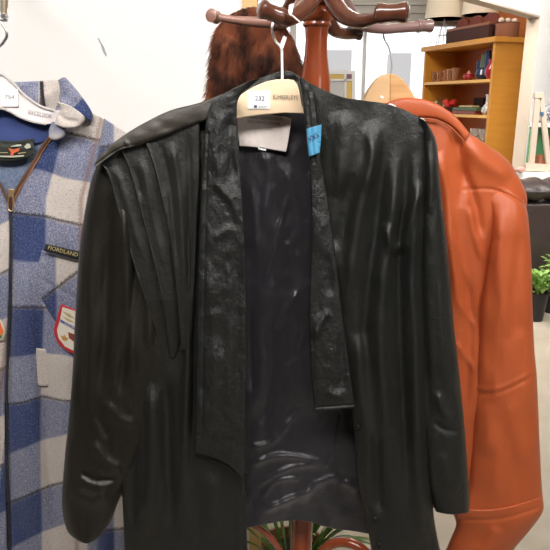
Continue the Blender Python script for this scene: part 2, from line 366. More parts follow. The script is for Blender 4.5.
# bookcase
Yn = 6.3; B0 = P(494, 60, Yn); B0 = Vector((B0[0], Yn, 0)); Bu = Vector((-.30, .954, 0)).normalized(); Bv = Vector((.954, .30, 0)).normalized()
ztop = zat(42, Yn); bw = 1.42; bd = .42; t_ = .035
far = P(424, 60, 1.0); kx = far[0]   # x/y slope of the far corner's ray
bw = (kx*B0.y-B0.x)/(Bu.x-kx*Bu.y)
bc = thing('bookcase', 'tall honey coloured wooden bookcase with glassware and ornaments on its shelves', 'bookcase', B0)
MB().obox(B0, Bu*t_, Bv*bd, (0, 0, ztop)).build('side_panel', SHELF, bc, False, bevel=.003)
MB().obox(B0+Bu*(bw-t_), Bu*t_, Bv*bd, (0, 0, ztop)).build('side_panel', SHELF, bc, False, bevel=.003)
MB().obox(B0+Bv*(bd-.02)+Bu*t_, Bu*(bw-2*t_), Bv*.02, (0, 0, ztop)).build('back_panel', SHELFI, bc, False)
MB().obox(B0-Bu*.03-Bv*.03+Vector((0, 0, ztop)), Bu*(bw+.06), Bv*(bd+.05), (0, 0, .05)).build('top_panel', SHELF, bc, False, bevel=.004)
zs = [zat(82, Yn), zat(118.5, Yn), zat(118.5, Yn)-.38, zat(118.5, Yn)-.76, .08]
for z in zs: MB().obox(B0+Bu*t_+Vector((0, 0, z)), Bu*(bw-2*t_), Bv*(bd-.02), (0, 0, .03)).build('shelf', EDGE, bc, False, bevel=.003)
# red brown panelled wall behind the bookcase
m = MB(); m.obox(B0+Bv*(bd+.06)-Bu*.12, Bu*(bw+.12), Bv*.1, (0, 0, 3.19))
tag(m.build('wall_panelled', SHELFI, smooth=False), kind='structure')
def on(shelfz, f, dp):                  # f: 0 near end .. 1 far end of the bookcase, dp depth
    v = B0+Bu*(bw*f)+Bv*dp; v.z = shelfz; return v
T_, S1, S2, S3 = ztop+.0502, zs[0]+.0302, zs[1]+.0302, zs[2]+.0302
# amber tumblers
glass_prof = [(.028, 0), (.03, .01), (.036, .08), (.04, .115), (.037, .115), (.033, .08), (.027, .014), (.001, .012)]
v0 = on(S1, .90, .08)
g0 = tag(MB().lathe(glass_prof, v0, n=18).build('amber_tumbler', AMBER, origin=v0), 'brown glass tumbler, farthest left of the row on the upper shelf', 'glass', 'brown tumblers on the upper shelf')
names = ['brown glass tumbler, second from the left in the row on the upper shelf', 'brown glass tumbler in the middle of the row on the upper shelf', 'brown glass tumbler, fourth from the left on the upper shelf', 'brown glass tumbler at the right end of the row, nearest the red jar']
for k, (f, dp) in enumerate(((.82, .08), (.74, .10), (.66, .08), (.58, .08))):
    c = g0.copy(); C.objects.link(c); c.location = on(S1, f, dp); c['label'] = names[k]; c.scale = (1.05, 1.05, 1+.06*k)
v = on(S1, .42, .10); r = thing('lidded_jar', 'small red round jar with knob lid on the upper bookcase shelf', 'jar', v)
MB().lathe([(.03, 0), (.055, .03), (.05, .06), (.02, .066)], v, n=20).build('body', REDG, r); MB().lathe([(.03, .066), (.015, .08), (.012, .095), (.001, .1)], v, n=16).build('lid', mat('pink_lid', (.6, .2, .2), .3), r)
v = on(S1, .26, .12); r = thing('cactus_vase', 'dark blue glazed vase with three tall arms beside the red vase', 'vase', v)
MB().lathe([(.04, 0), (.075, .05), (.06, .1), (.03, .12)], v, n=22).build('bowl', BLUEG, r)
for dx, h, rr_ in ((-.07, .19, .025), (.0, .25, .028), (.075, .28, .032)):
    q = v+Bu*(-dx); MB().tube([v+Vector((0, 0, .05)), q+Vector((0, 0, .07)), q+Vector((0, 0, h*.6)), q+Vector((0, 0, h))], [rr_*.8, rr_, rr_, rr_*.8], 12).build('arm', BLUEG if dx else mat('olive_glaze', (.08, .11, .06), .3), r)
v = on(S1, .10, .07); tag(MB().lathe([(.03, 0), (.06, .05), (.055, .1), (.025, .15), (.03, .19), (.02, .19)], v, n=22).build('red_vase', REDG, origin=v), 'dark red round vase at the near end of the upper shelf', 'vase')
# second shelf
BEAD = mat('cream_bead', (.6, .5, .35), .5); v = on(S2, .84, .14); r = thing('wire_plant_ornament', 'small ornament of green wires and leaves on the second shelf', 'ornament', v)
m = MB()
for k in range(9):
    a = k*.7; m.tube([v, v+Vector((.03*math.cos(a), .03*math.sin(a), .08)), v+Vector((.065*math.cos(a), .065*math.sin(a), .12+.02*(k % 3)))], .006, 6)
m.tube([v, v+Vector((0, 0, .22))], .004, 6); m.build('stem', mat('olive_wire', (.14, .13, .07), .5), r)
for k in range(10): MB().ball(v+Vector((.06*math.cos(k), .06*math.sin(k), .06+.02*(k % 4))), .018).build('bead', BEAD, r)
v = on(S2, .68, .12); r = thing('flower_ornament', 'bright red flower ornament on the second bookcase shelf', 'ornament', v)
MB().lathe([(.04, 0), (.055, .04), (.045, .08), (.03, .08)], v, n=16).build('pot', DKW, r)
m = MB(); [m.ball(v+Vector((.045*math.cos(k*1.3), .045*math.sin(k*1.3), .09+.02*(k % 3))), .034, (1, 1, .8)) for k in range(8)]; m.build('flower', mat('red_petal', (.55, .02, .02), .5), r)
v = on(S2, .50, .26); tag(MB().obox(v, Bu*-.17, Bv*.1, (0, 0, .17)).build('dark_box', DKW, smooth=False), 'small dark box behind the red flower ornament', 'box')
v = on(S2, .56, .05); r = thing('long_planter', 'long green and dark red tray on the second bookcase shelf', 'tray', v)
MB().obox(v, Bu*-.42, Bv*.16, (0, 0, .035)).build('base', mat('dark_red_tray', (.20, .03, .02), .4), r, False, bevel=.006)
MB().obox(v+Vector((0, 0, .035)), Bu*-.44, Bv*.16, (0, 0, .035)).build('side', mat('green_tray', (.07, .11, .04), .5), r, False, bevel=.006)
v2 = v+Vector((0, 0, .0705))-Bu*.08+Bv*.03; tag(MB().obox(v2, Bu*-.24, Bv*.09, (0, 0, .02)).build('cream_lid', mat('cream_plastic', (.62, .48, .26), .5), smooth=False, bevel=.005), 'flat cream lid lying on top of the long green tray', 'lid')
v = on(S2, .14, .1); r = thing('bud_vase', 'small white and blue bud vase at the near end of the second shelf', 'vase', v)
MB().lathe([(.03, 0), (.055, .03), (.05, .07), (.018, .11), (.016, .17), (.026, .2), (.02, .2)], v, n=22).build('body', mat('blue_white_glaze', (.35, .36, .42), .2, var=((30, 30, 30), (.75, .72, .7), .1)), r)
# third shelf glassware
v = on(S3, .27, .1)
prof = [(.035, 0), (.034, .006), (.006, .01), (.006, .08), (.035, .12), (.045, .17), (.052, .24), (.049, .24), (.04, .17), (.001, .125)]
g0 = tag(MB().lathe(prof, v, n=20).build('wine_glass', CLEAR, origin=v), 'clear stemmed glass on the third shelf, farthest from the side panel', 'glass', 'stemmed glasses on the third shelf')
for f, dp, lb in ((.20, .19, 'clear stemmed glass in the middle of the third shelf group'), (.13, .08, 'clear stemmed glass on the third shelf next to the side panel')):
    c = g0.copy(); C.objects.link(c); c.location = on(S3, f, dp); c['label'] = lb
# on top of the bookcase
v = on(T_, .72, .04); RL = bw*.58
rk = thing('record_rack', 'long dark wooden rack on top of the bookcase', 'rack', v)
MB().obox(v, Bu*-RL, Bv*.05, (0, 0, .13)).build('front_panel', DKW, rk, False, bevel=.004)
MB().obox(v+Vector((0, 0, .13)), Bu*-RL, Bv*.06, (0, 0, .025)).build('rail', mat('rack_rail_wood', (.26, .09, .04), .4), rk, False, bevel=.004)
MB().obox(v+Bv*.2, Bu*-RL, Bv*.04, (0, 0, .13)).build('rear_panel', DKW, rk, False)
MB().obox(v+Bv*.05, Bu*-RL, Bv*.15, (0, 0, .015)).build('bottom_panel', DKW, rk, False)
prev = None
for k, lb in enumerate(('leftmost of the three rounded maroon panels standing in the dark rack', 'middle of the three rounded maroon panels standing in the dark rack', 'rightmost of the three rounded maroon panels standing in the dark rack')):
    q = v-Bu*(RL*(.02+.325*k))+Bv*.10+Vector((0, 0, .016)); pts = [q]
    for a in np.linspace(0, math.pi, 13): pts.append(q+Bu*(-RL*.15+RL*.15*math.cos(a))+Vector((0, 0, .15+.09*math.sin(a))))
    pts.append(q-Bu*RL*.3)
    tag(MB().prism(pts, Bv*.04).build('rounded_panel', MAROON, smooth=False, bevel=.004, origin=q), lb, 'panel', 'rounded maroon panels in the rack')
v = on(T_, .055, .12)
b = tag(MB().lathe([(.105, 0), (.11, .01), (.11, .10), (.115, .125), (.10, .125), (.1, .02), (.001, .02)], v+Bv*.05, n=26).build('wooden_drum', mat('brown_drum_wood', (.25, .09, .045), .5), origin=v), 'round brown wooden tub on the near end of the bookcase top', 'tub')
for k, (lb, dx) in enumerate((('leftmost of three pale shell balls on the brown tub', -.075), ('middle one of three pale shell balls on the brown tub', 0), ('rightmost of three pale shell balls on the brown tub', .075))):
    q = v+Bv*(.05+dx)+Vector((0, 0, .156)); tag(MB().ball(q, .030, (1, .9, .8)).build('shell_ball', mat('pale_shell', (.75, .6, .5), .4), origin=q), lb, 'ball', 'shell balls on the tub')
tag(MB().lathe([(.112, 0), (.112, .004)], v+Bv*.05+Vector((0, 0, .1255)), n=24).build('tub_lid', DKW), 'round dark lid closing the brown wooden tub', 'lid')
# lamps on the bookcase top
def lamp(px, pbot, pw, f, dp, lb, glassbase):
    v = on(T_, f, dp); r = thing('table_lamp', lb, 'lamp', v); z0 = zat(pbot, v.y)
    hw = pw/F*v.y*.5
    m = MB().lathe([(hw, 0), (hw*.86, .34), (hw*.86-.004, .34), (hw-.004, 0)], (v.x, v.y, z0), n=36); m.build('lamp_shade', SHADE, r)
    m = MB()
    if not glassbase:
        for k in range(5):
            a = k*2*math.pi/5; m.tube([v+Vector((.085*math.cos(a), .085*math.sin(a), .004)), v+Vector((.05*math.cos(a), .05*math.sin(a), .14)), v+Vector((.012*math.cos(a), .012*math.sin(a), z0-v.z-.02))], .004, 6)
        for h, q in ((.01, .085), (.12, .055)):
            m.tube([v+Vector((q*math.cos(a), q*math.sin(a), h)) for a in np.linspace(0, 2*math.pi, 13)], .0035, 6, 2)
        m.build('wire_base', mat('lamp_wire', (.55, .5, .45), .3, .6), r)
    else:
        m.lathe([(.07, 0), (.07, .02), (.02, .06), (.045, .14), (.02, .24), (.012, z0-v.z)], v, n=20); m.build('base', CLEAR, r)
    MB().lathe([(.014, 0), (.014, .08), (.03, .1), (.03, .15), (.001, .17)], (v.x, v.y, z0-.04), n=16).build('bulb_holder', STEEL, r)
lamp(440, 19, 36, .90, .15, 'table lamp with cream drum shade and open wire base on the bookcase', False)
lamp(457, 15, 34, .62, .36, 'table lamp with cream shade standing behind the dark rack', True)

# right edge: shelf, green board, easel, sofa, plants
Ye = 5.75
def onwall(d, off, z): return o+dW*d-nW*off+Vector((0, 0, z))
wz = zat(123.5, 5.8)
r = thing('wall_shelf', 'white shelf on the right wall above the green board', 'shelf', onwall(.1, .0, wz))
MB().obox(onwall(.02, .2, wz-.02), dW*1.4, nW*.199, (0, 0, .03)).build('board', WHITE, r, False)
tag(MB().obox(onwall(.03, .03, .2), dW*1.4, nW*.028, (0, 0, wz-.25)).build('green_board', GREEN, smooth=False), 'green board against the right wall below the white shelf', 'board')
q = onwall(.28, .11, wz+.012); m = MB()
for k in range(8): m.ball(q+Vector((random.uniform(-.10, .16), random.uniform(-.03, .03), .05+random.uniform(0, .06))), .05, (1.3, .8, 1))
tag(m.build('folded_cloth', GREYC, origin=q), 'bundle of dark grey patterned cloth on the white wall shelf', 'cloth')
# easel on a low white cabinet behind the sofa
ys = 5.3; zt = zat(172.3, ys-.06)
tag(MB().box(P(517, 166, ys)[0], P(517, 166, ys)[0]+.75, ys-.16, ys+.2, 0, zt).build('side_cabinet', WHITE, smooth=False, bevel=.005), 'low white cabinet behind the dark leather sofa', 'cabinet')
r = thing('easel', 'small cream painted A frame easel behind the dark leather sofa', 'easel', PV(543, 166, ys))
def bar(p, q, wd, d=.03, Y=ys):
    a = P(*p, Y); b_ = P(*q, Y); a, b_ = Vector(a), Vector(b_); return MB().obox(a, b_-a, (wd, 0, 0), (0, d, 0))
EAS = mat('cream_paint', (.54, .45, .36), .6)
bar((529, 167), (536, 93), .045).build('leg', EAS, r, False); bar((547, 167), (539, 93), .04, .03, ys+.0).build('leg', EAS, r, False)
bar((535.5, 94), (543, 94), .005, .03, ys-.01)
MB().prism([P(535, 98, ys-.005), P(535, 92.5, ys-.005), P(542.5, 92.5, ys-.005), P(542.5, 98, ys-.005)], (0, .045, 0)).build('cap', EAS, r, False)
MB().prism([P(526, 171, ys-.06), P(526, 163, ys-.06), P(552, 165, ys-.06), P(552, 172, ys-.06)], (0, .05, 0)).build('tray', EAS, r, False)
MB().prism([P(541, 115.5, ys-.01), P(541, 112, ys-.01), P(543.8, 112, ys-.01), P(543.8, 115.5, ys-.01)], (0, .05, 0)).build('clip', mat('blue_clip', (.05, .13, .25), .4), r, False)
q = PV(540.5, 163, ys+.12); q.z = zt
tag(MB().lathe([(.05, 0), (.075, .05), (.06, .12), (.03, .13)], q, n=18).build('brown_pot', mat('brown_glaze', (.22, .07, .03), .3), origin=q), 'small round brown pot seen through the legs of the easel', 'pot')
q = PV(520.5, 167, ys-.1); q.z = zt
tag(MB().ball(q+Vector((0, 0, .028)), .03, (1.5, 1, .9)).build('pink_soap', mat('pink_ceramic', (.6, .33, .27), .4), origin=q), 'small pink ornament at the corner of the white cabinet', 'ornament')

ysf = 4.66; sx0 = float(P(512, 200, ysf)[0]); sx1 = sx0+1.9
r = thing('leather_sofa', 'dark brown leather sofa behind the rust coloured jacket', 'sofa', (sx0+.9, ysf, 0))
ztS = zat(180, ysf)
def cushion(x0, x1, y0, y1, z0, z1, nm, bv=.05):
    ob = MB().box(x0, x1, y0, y1, z0, z1).build(nm, SOFAM, r); md = ob.modifiers.new('b', 'BEVEL'); md.width = bv; md.segments = 5
    ob.modifiers.new('s', 'SUBSURF').levels = 1; ob.modifiers['s'].render_levels = 1; return ob
cushion(sx0, sx1, ysf, ysf+.30, .10, ztS-.17, 'backrest', .04)
m = MB(); n_ = 40
for i in range(n_+1):
    x = sx0-.03+(sx1-sx0+.06)*i/n_; wob = .012*math.sin(i*1.9)+.010*math.sin(i*4.1)
    for k in range(14):
        a = 2*math.pi*k/14; m.v.append((x, ysf+.11+(.15+wob*.5)*math.cos(a), ztS-.085+(.085+wob)*math.sin(a)))
for i in range(n_):
    for k in range(14): m.f.append((i*14+k, i*14+(k+1) % 14, (i+1)*14+(k+1) % 14, (i+1)*14+k))
m.f.append(tuple(range(14))); m.f.append(tuple(n_*14+k for k in range(14))[::-1])
m.build('headrest', SOFAM, r)
cushion(sx0, sx1, ysf+.29, ysf+.46, .1, .45, 'seat', .03)
for x in (sx0+.08, sx1-.14): MB().box(x, x+.06, ysf+.02, ysf+.08, 0, .11).build('foot', DKW, r, False)

def leafmesh(m, base, tip, width, droop=.0, n=7):
    base, tip = Vector(base), Vector(tip); d = tip-base; side = d.cross(Vector((0, 0, 1)))
    if side.length < 1e-4: side = Vector((1, 0, 0))
    side.normalize(); k0 = len(m.v); up = side.cross(d).normalized()
    for i in range(n+1):
        t = i/n; c = base+d*t+Vector((0, 0, droop*4*t*(1-t))); wv = width*math.sin(math.pi*min(.98, t*.94+.05))**.8
        for s, u in ((-1, .25), (0, 0), (1, .25)): m.v.append(tuple(c+side*wv*s*.5+up*wv*u*.35))
    for i in range(n):
        a = k0+i*3
        for j in (0, 1): m.f.append((a+j, a+j+1, a+j+4, a+j+3))
def pot_plant(px, pbot, Y, h, rad, lb, nl, spread, hgt, lw, lmat=LEAF, seed=1, nm='potted_plant'):
    z = 0; q = PV(px, pbot, Y); q.z = 0; rd = random.Random(seed)
    r = thing(nm, lb, 'plant', q)
    MB().lathe([(rad*.72, 0), (rad, h), (rad*1.06, h), (rad*1.06, h-.02), (rad*.95, h-.02), (rad*.95, h-.03)], q, n=26).build('pot', POT, r)
    MB().lathe([(rad*.9, 0), (rad*.9, .01)], q+Vector((0, 0, h-.035)), n=20).build('soil', SOIL, r)
    m = MB()
    for k in range(nl):
        a = rd.uniform(0, 6.28); e = rd.random()**.6; c = q+Vector((0, 0, h)); b0 = c+Vector((math.cos(a)*e*spread*.6, math.sin(a)*e*spread*.6, rd.uniform(.0, hgt*.75)))
        a2 = a+rd.uniform(-.8, .8); L = rd.uniform(.7, 1.3)*lw
        leafmesh(m, b0, b0+Vector((math.cos(a2)*L, math.sin(a2)*L, rd.uniform(-.01, .06))), L*.6, .01)
    ob = m.build('foliage', lmat, r)
    m = MB()
    for k in range(7):
        a = k*.9; m.tube([q+Vector((0, 0, h-.03)), q+Vector((math.cos(a)*spread*.3, math.sin(a)*spread*.3, h+hgt*.6))], .004, 5, 2)
    m.build('stem', lmat, r)
pot_plant(537, 300, 4.3, .215, .075, 'bushy green plant in black pot, next to the rust sleeve', 90, .12, .16, .055, seed=3)
pot_plant(553, 296, 4.48, .22, .075, 'taller green plant in black pot at the right edge of the photo', 90, .12, .26, .06, seed=5)

# ================================================================ COAT STAND
Yp_ = 1.06
top = PV(320, -70, Yp_); a1 = PV(316.5, 40, Yp_); a2 = PV(301.5, 535, Yp_); axis = (a2-a1).normalized()
ft = a1+axis*((a1.z)/(-axis.z))
cs = thing('coat_stand', 'red brown varnished wooden coat stand with curved arms and turned pole', 'coat stand', ft)
H = (top-ft).length; up = -axis
def dist(py): 
    zz = zat(py, Yp_); return (zz-ft.z)/up.z
pr = [(-70, .010), (-60, .022), (-45, .02), (-20, .0165), (-5, .018), (0, .022), (4, .0235), (7, .019), (9, .019), (12, .026), (16, .0275), (20, .025), (22, .021), (24, .0225), (26, .0225), (28, .019), (40, .0175), (55, .0185), (68, .0215), (80, .0245), (100, .026), (130, .022), (160, .018), (240, .017), (380, .0195), (450, .023), (500, .0225), (540, .0215), (600, .022)]
prof = [(r_, dist(y)) for y, r_ in pr][::-1]
prof = [(.022, .05), (.03, .12), (.022, .2)] + [q for q in prof if q[1] > .25]
MB().lathe(prof, ft, up, 40).build('pole', WOODP, cs)
MB().lathe([(.045, .03), (.05, .05), (.045, .09), (.026, .11)], ft, up, 32).build('hub', WOODP, cs)
for k in range(4):
    a = k*math.pi/2+.6; d = Vector((math.cos(a), math.sin(a), 0)); c = Vector((ft.x, ft.y, 0))
    MB().tube([c+d*.03+Vector((0, 0, .09)), c+d*.12+Vector((0, 0, .12)), c+d*.22+Vector((0, 0, .05)), c+d*.28+Vector((0, 0, .022))], [.018, .016, .016, .02], 12).build('leg', WOODP, cs)
def arm(pts, rad, knob, kr, mt=WOODA, flat=1.0, kl=.03):
    pp = [PV(*p) for p in pts]; a = MB().tube(pp, rad, 12, 8, flat).build('arm', mt, cs)
    e = pp[-1]; d = (Vector(knob) if knob is not None else (pp[-1]-pp[-2])).normalized()
    MB().lathe([(kr*.55, -kl*.5), (kr*.95, -kl*.42), (kr*1.0, -kl*.3), (kr*.86, -kl*.15), (kr*.86, kl*.15), (kr*1.0, kl*.3), (kr, kl*.42), (kr*.6, kl*.5)], e, d, 24).build('knob', mt, a)
    return a
# front arm, knob near the viewer's left
arm([(322, -46, 1.05), (318, -18, 1.0), (309, 4, .96), (292, 17, .93), (277, 15, .915), (272, 13, .91)], [.012, .013, .013, .011, .009, .009], (-.8, -.35, .25), .0125, kl=.04)
arm([(312, -46, 1.06), (304, 0, 1.05), (287, 20, 1.04), (262, 22, 1.03), (235, 20, 1.02), (214, 16.5, 1.01)], [.012, .012, .011, .0085, .006, .0055], (-.45, -.85, .1), .0098, mat('pinkish_brown_varnish', (.26, .13, .10), .35, coat=.3), kl=.02)  # long left arm, paler and pinker brown than the front arms
arm([(322, -46, 1.05), (328, -12, 1.02), (340, 12, .985), (358, 21, .95), (374, 18.5, .925), (392, 13, .905)], [.012, .014, .013, .010, .008, .008], (.9, -.3, .0), .0135, kl=.046)
arm([(330, -30, 1.08), (348, 8, 1.12), (362, 24, 1.14), (380, 29, 1.16), (400, 28, 1.18), (424, 26, 1.20)], [.011, .011, .010, .008, .0085, .009], (.9, .3, .05), .0115, mat('worn_brown_varnish_grey', (.20, .12, .11), .35, coat=.3), kl=.034)
arm([(322, -40, 1.08), (326, 8, 1.11), (332, 27, 1.13), (342, 33, 1.15), (354, 33.5, 1.165)], [.012, .013, .012, .010, .010], (.9, .3, -.05), .0105, kl=.03)
arm([(316, -46, 1.08), (300, -15, 1.12), (285, 12, 1.15), (268, 18, 1.17), (255, 14, 1.19)], [.012, .012, .010, .008, .008], (-.9, .3, .1), .011, kl=.03)
# lower arms that carry umbrellas
def lowarm(pts, rad):
    MB().tube([PV(*p) for p in pts], rad, 12, 8).build('lower_arm', WOODP, cs)
lowarm([(302, 610, 1.06), (315, 568, 1.03), (327, 547, 1.01), (345, 542, .99), (362, 549, .975), (378, 566, .96), (390, 580, .95)], [.010, .010, .0095, .0095, .009, .008, .008])
lowarm([(300, 600, 1.06), (290, 570, 1.04), (276, 545, 1.02), (262, 530, 1.0), (248, 522, .98)], [.009, .008, .0065, .006, .006])

# ================================================================ BROWN FUR on the stand
fz = PV(252, 60, 1.22)
fr_ = thing('fur_stole', 'shaggy reddish brown fur stole hanging on the coat stand behind black jacket', 'fur stole', fz)
frows = [[226, 18, 245, 9, 262, 8, 276, 16], [217, 32, 245, 28, 288, 34], [213, 52, 245, 52, 297, 56], [211, 76, 250, 76, 303, 80], [208, 100, 250, 100, 303, 102], [206, 140, 250, 140, 300, 140]]
fo, fb = sheet('pelt', frows, 1.21, FUR, fr_, th=.01, bulge=.035, back=.02, folds=[([(250, 10), (246, 60), (240, 120)], 7, -.012), ([(228, 30), (226, 90)], 8, .01), ([(270, 30), (276, 90)], 8, .01)], noise=[(9, 14, .006, 3)], res=2.2)
V = []; Fc = []
nst = 26000; rr2 = rng.random((nst, 8))
vv = np.array([v.co[:] for v in fo.data.vertices])+np.array(fz); nfr = len(vv)//2
sel = rng.integers(0, len(vv), nst); base = vv[sel]+(rr2[:, :3]-.5)*.005
cx = vv[:, 0].mean(); d = np.stack([(base[:, 0]-cx)*9*.4+(rr2[:, 3]-.5)*1.3, np.where(sel < nfr, -1, .6)*(.25+.5*rr2[:, 4]), -.55-.5*rr2[:, 5]+np.clip((base[:, 2]-1.72)*9, 0, 1.0)], 1)
d /= np.linalg.norm(d, axis=1)[:, None]; Ls = .010+.015*rr2[:, 6]
side = np.cross(d, np.array([0, 1, 0])+.6*(rr2[:, :3]-.5)); side /= np.linalg.norm(side, axis=1)[:, None]+1e-9
wv = .0005
p0 = base-side*wv; p1 = base+side*wv; mid = base+d*(Ls*.5)[:, None]; tip = base+d*Ls[:, None]+np.array([0, 0, -1])*(Ls*.25)[:, None]
V = np.concatenate([p0, p1, mid-side*wv*.8, mid+side*wv*.8, tip]); n = nst; i = np.arange(n)
quads = np.stack([i, i+n, i+3*n, i+2*n], 1).tolist(); tris = np.stack([i+2*n, i+3*n, i+4*n], 1).tolist()
hf = mk('fur', V, quads+tris, mat('fur_hair', (.022, .007, .004), .7, var=((24, 24, 16), (.23, .066, .028), .12), spec=.2), fr_, True)
hf['kind'] = 'stuff'

# ================================================================ PLAID JACKET
Ypl = 1.20
def pv(X, Y):                           # pattern coordinates follow the drape of the cloth
    sl = np.interp(Y, [120, 209, 300, 400, 500, 560], [.30, .23, .02, -.22, -.40, -.45])
    kink = np.where(X > 42, (X-42), 0)*np.interp(Y, [300, 340, 400, 430], [0, .35, .35, 0])
    return X-8+np.interp(Y, [120, 200, 300, 420, 550], [-22, -2, 0, 4, 2]), Y-212+96*4-sl*(X-12)-kink+vnoise(X/22, Y/30, 5)*1.6
pj = thing('plaid_jacket', 'blue and cream plaid flannel jacket with zip and sewn patches at left', 'jacket', PV(20, 110, Ypl))
bp, bpB = sheet('body', [[-60, 112, -10, 120, 56, 108, 90, 112, 126, 134], [-62, 150, 50, 150, 130, 165], [-64, 200, 40, 205, 134, 205], [-66, 300, 40, 300, 138, 310], [-68, 420, 40, 420, 142, 420], [-70, 520, 40, 520, 144, 520], [-70, 640, 40, 640, 148, 640]], Ypl+.035, PLAID, pj, th=.006, uvf=pv, res=3, label=None)
fpR = [[56, 106, 90, 112, 128, 134], [50, 138, 92, 140, 132, 160], [35, 163, 90, 170, 134, 190], [22, 182, 90, 195, 136, 215], [12.5, 205, 80, 225, 138, 240], [12, 300, 80, 300, 140, 320], [8, 400, 80, 400, 142, 410], [10, 500, 80, 500, 145, 500], [14, 620, 80, 620, 150, 620]]
pf, pfB = sheet('front_panel', fpR, Ypl, PLAID, pj, th=.004, uvf=pv, res=1.8,
    folds=[([(40, 300), (42, 380), (50, 470), (60, 560)], 6, -.010), ([(28, 230), (26, 330), (30, 450), (34, 560)], 12, .010), ([(70, 140), (62, 200), (66, 260)], 16, .008), ([(88, 150), (86, 260), (82, 400)], 5, -.006), ([(70, 330), (66, 420), (72, 540)], 12, .010), ([(100, 130), (112, 400)], 12, .012), ([(12, 215), (12, 330), (9, 410), (12, 560)], 2.0, -.0035)], noise=[(26, 60, .0035, 4), (9, 16, .0008, 8)])
fpL = [[-60, 112, -30, 112], [-61, 160, -14, 160], [-62, 185, 0, 185], [-63, 205, 9.0, 205], [-64, 300, 8.5, 300], [-66, 400, 5, 400], [-68, 500, 6, 500], [-70, 620, 9, 620]]
pl, plB = sheet('front_panel', fpL, Ypl-.001, PLAID, pj, th=.004, uvf=lambda X, Y: (X+48+.12*(Y-200), Y-212+96*4+38+.5*(X-8)), res=2, folds=[([(2, 220), (-2, 300), (0, 420)], 5, .006)])
# sleeve that hangs behind the black one
sheet('sleeve', [[104, 118, 128, 134], [96, 170, 140, 172], [94, 260, 146, 262], [92, 380, 148, 380], [96, 480, 140, 480], [96, 560, 136, 560], [98, 600, 134, 600]], Ypl-.012, PLAID, pj, th=.006, bulge=.02, back=.02, res=2.4, uvf=lambda X, Y: (X-8-70, Y-541+96*6+.1*X), folds=[([(112, 500), (116, 570)], 5, -.008)])
# neck: lining, label, collar
nl, nlB = sheet('neck_lining', [[-24, 106, 10, 108, 54, 112], [-18, 125, 52, 128], [-14, 142, 20, 146, 50, 141]], Ypl+.012, BLUEL, pj, th=.004, noise=[(14, 14, .002, 2)])
ml, mlB = sheet('mesh_lining', [[-14, 138, 20, 142, 50, 138], [-8, 160, 37, 160], [0, 182, 22, 182], [7, 204, 12, 204]], Ypl+.018, SLATE, pj, th=.003, label='slate blue mesh lining')
sheet('collar', [[-30, 84, 16, 82, 38, 81, 60, 79, 64, 78], [-28, 100, 20, 100, 60, 96], [-26, 116, 20, 116, 58, 114]], Ypl+.02, PLAID, pj, th=.005, uvf=lambda X, Y: (np.where(X < 38, 12+0*X, 60+0*X)+(Y-80)*.2, np.where(X > 38, 90+(X-38)*.0, 60)+0*Y-np.where(np.abs(X-41) < 2.2, -6, 0)), noise=[(12, 12, .002, 9)])
sheet('collar_edge', [[40, 82, 43, 82], [41, 95, 44, 95], [43, 108, 46, 108]], Ypl+.014, mat('black_wool_stripe', (.02, .02, .022), .95), pj, th=.003, bulge=.002, label='black stripe on the collar')
sheet('collar_flap', [[58, 80, 64, 77, 68, 80], [60, 90, 68, 86, 80, 94], [60, 104, 74, 100, 92, 112], [62, 116, 76, 114, 92, 122]], Ypl-.012, PLAID, pj, th=.005, bulge=.012, uvf=lambda X, Y: (20+0*X, 62-np.clip((X+Y-176)*3, 0, 38)), res=1.4, noise=[(8, 8, .002, 6)])
sheet('collar_fold', [[56, 102, 66, 104, 74, 108], [60, 110, 72, 110, 84, 116], [56, 118, 70, 119, 84, 122], [54, 124, 64, 128, 78, 128]], Ypl-.030, PLAID, pj, th=.005, bulge=.012, uvf=lambda X, Y: (X*0+66, Y*.4+20+X*.3), res=1.3, folds=[([(58, 112), (66, 120), (80, 122)], 2.5, -.004)])
sheet('collar_fold', [[52, 122, 60, 122, 66, 126], [49, 130, 58, 130, 66, 134], [49, 138, 55, 140, 62, 138]], Ypl-.022, PLAID, pj, th=.005, bulge=.010, uvf=lambda X, Y: (X*0+50, Y*.2+20), res=1.3)
lb_ = decal('neck_label', [[-14, 139, 14, 141, 33, 138], [-14, 150, 34, 149], [-14, 160, 14, 161, 32, 156]], nlB, .004, mat('black_label', (.018, .02, .014), .7), pj, Ypl+.004, res=1.5, label='black label with an orange bird')
OR = mat('orange_thread', (.55, .12, .04), .8); LG = mat('pale_thread', (.45, .45, .36), .8); GD = mat('gold_thread', (.48, .38, .18), .8)
def shape(nm, pts, Y, mt, par, bvh=None, off=.002):
    V = [P(x, y, (hit(bvh, x, y, Y) if bvh else Y)-off) for x, y in pts]; c = np.mean(V, axis=0); n = len(V)
    V = np.array(V+[c]); return mk(nm, V, [(i, (i+1) % n, n) for i in range(n)], mt, par, False)
YL = Ypl-.002
shape('bird_emblem', [(8, 148), (14, 149.5), (20, 147.5), (19, 151), (14, 153), (13, 156.5), (10, 156), (11, 152.5)], YL, OR, pj)
shape('bird_emblem', [(10, 146.5), (17, 144.5), (21, 144.4), (21.5, 146), (16, 146.5)], YL, LG, pj); shape('bird_emblem', [(24, 147), (27, 143.5), (30, 144), (31, 147.5), (27, 149)], YL, LG, pj)
shape('bird_emblem', [(-8, 155.3), (12, 155.8), (24, 155), (24, 156.6), (12, 157.4), (-8, 156.8)], YL, LG, pj)
shape('bird_emblem', [(0, 152.2), (8, 152.4), (8, 153), (0, 152.9)], YL, GD, pj); shape('bird_emblem', [(18, 153), (26, 152), (26, 152.7), (18, 153.8)], YL, GD, pj)
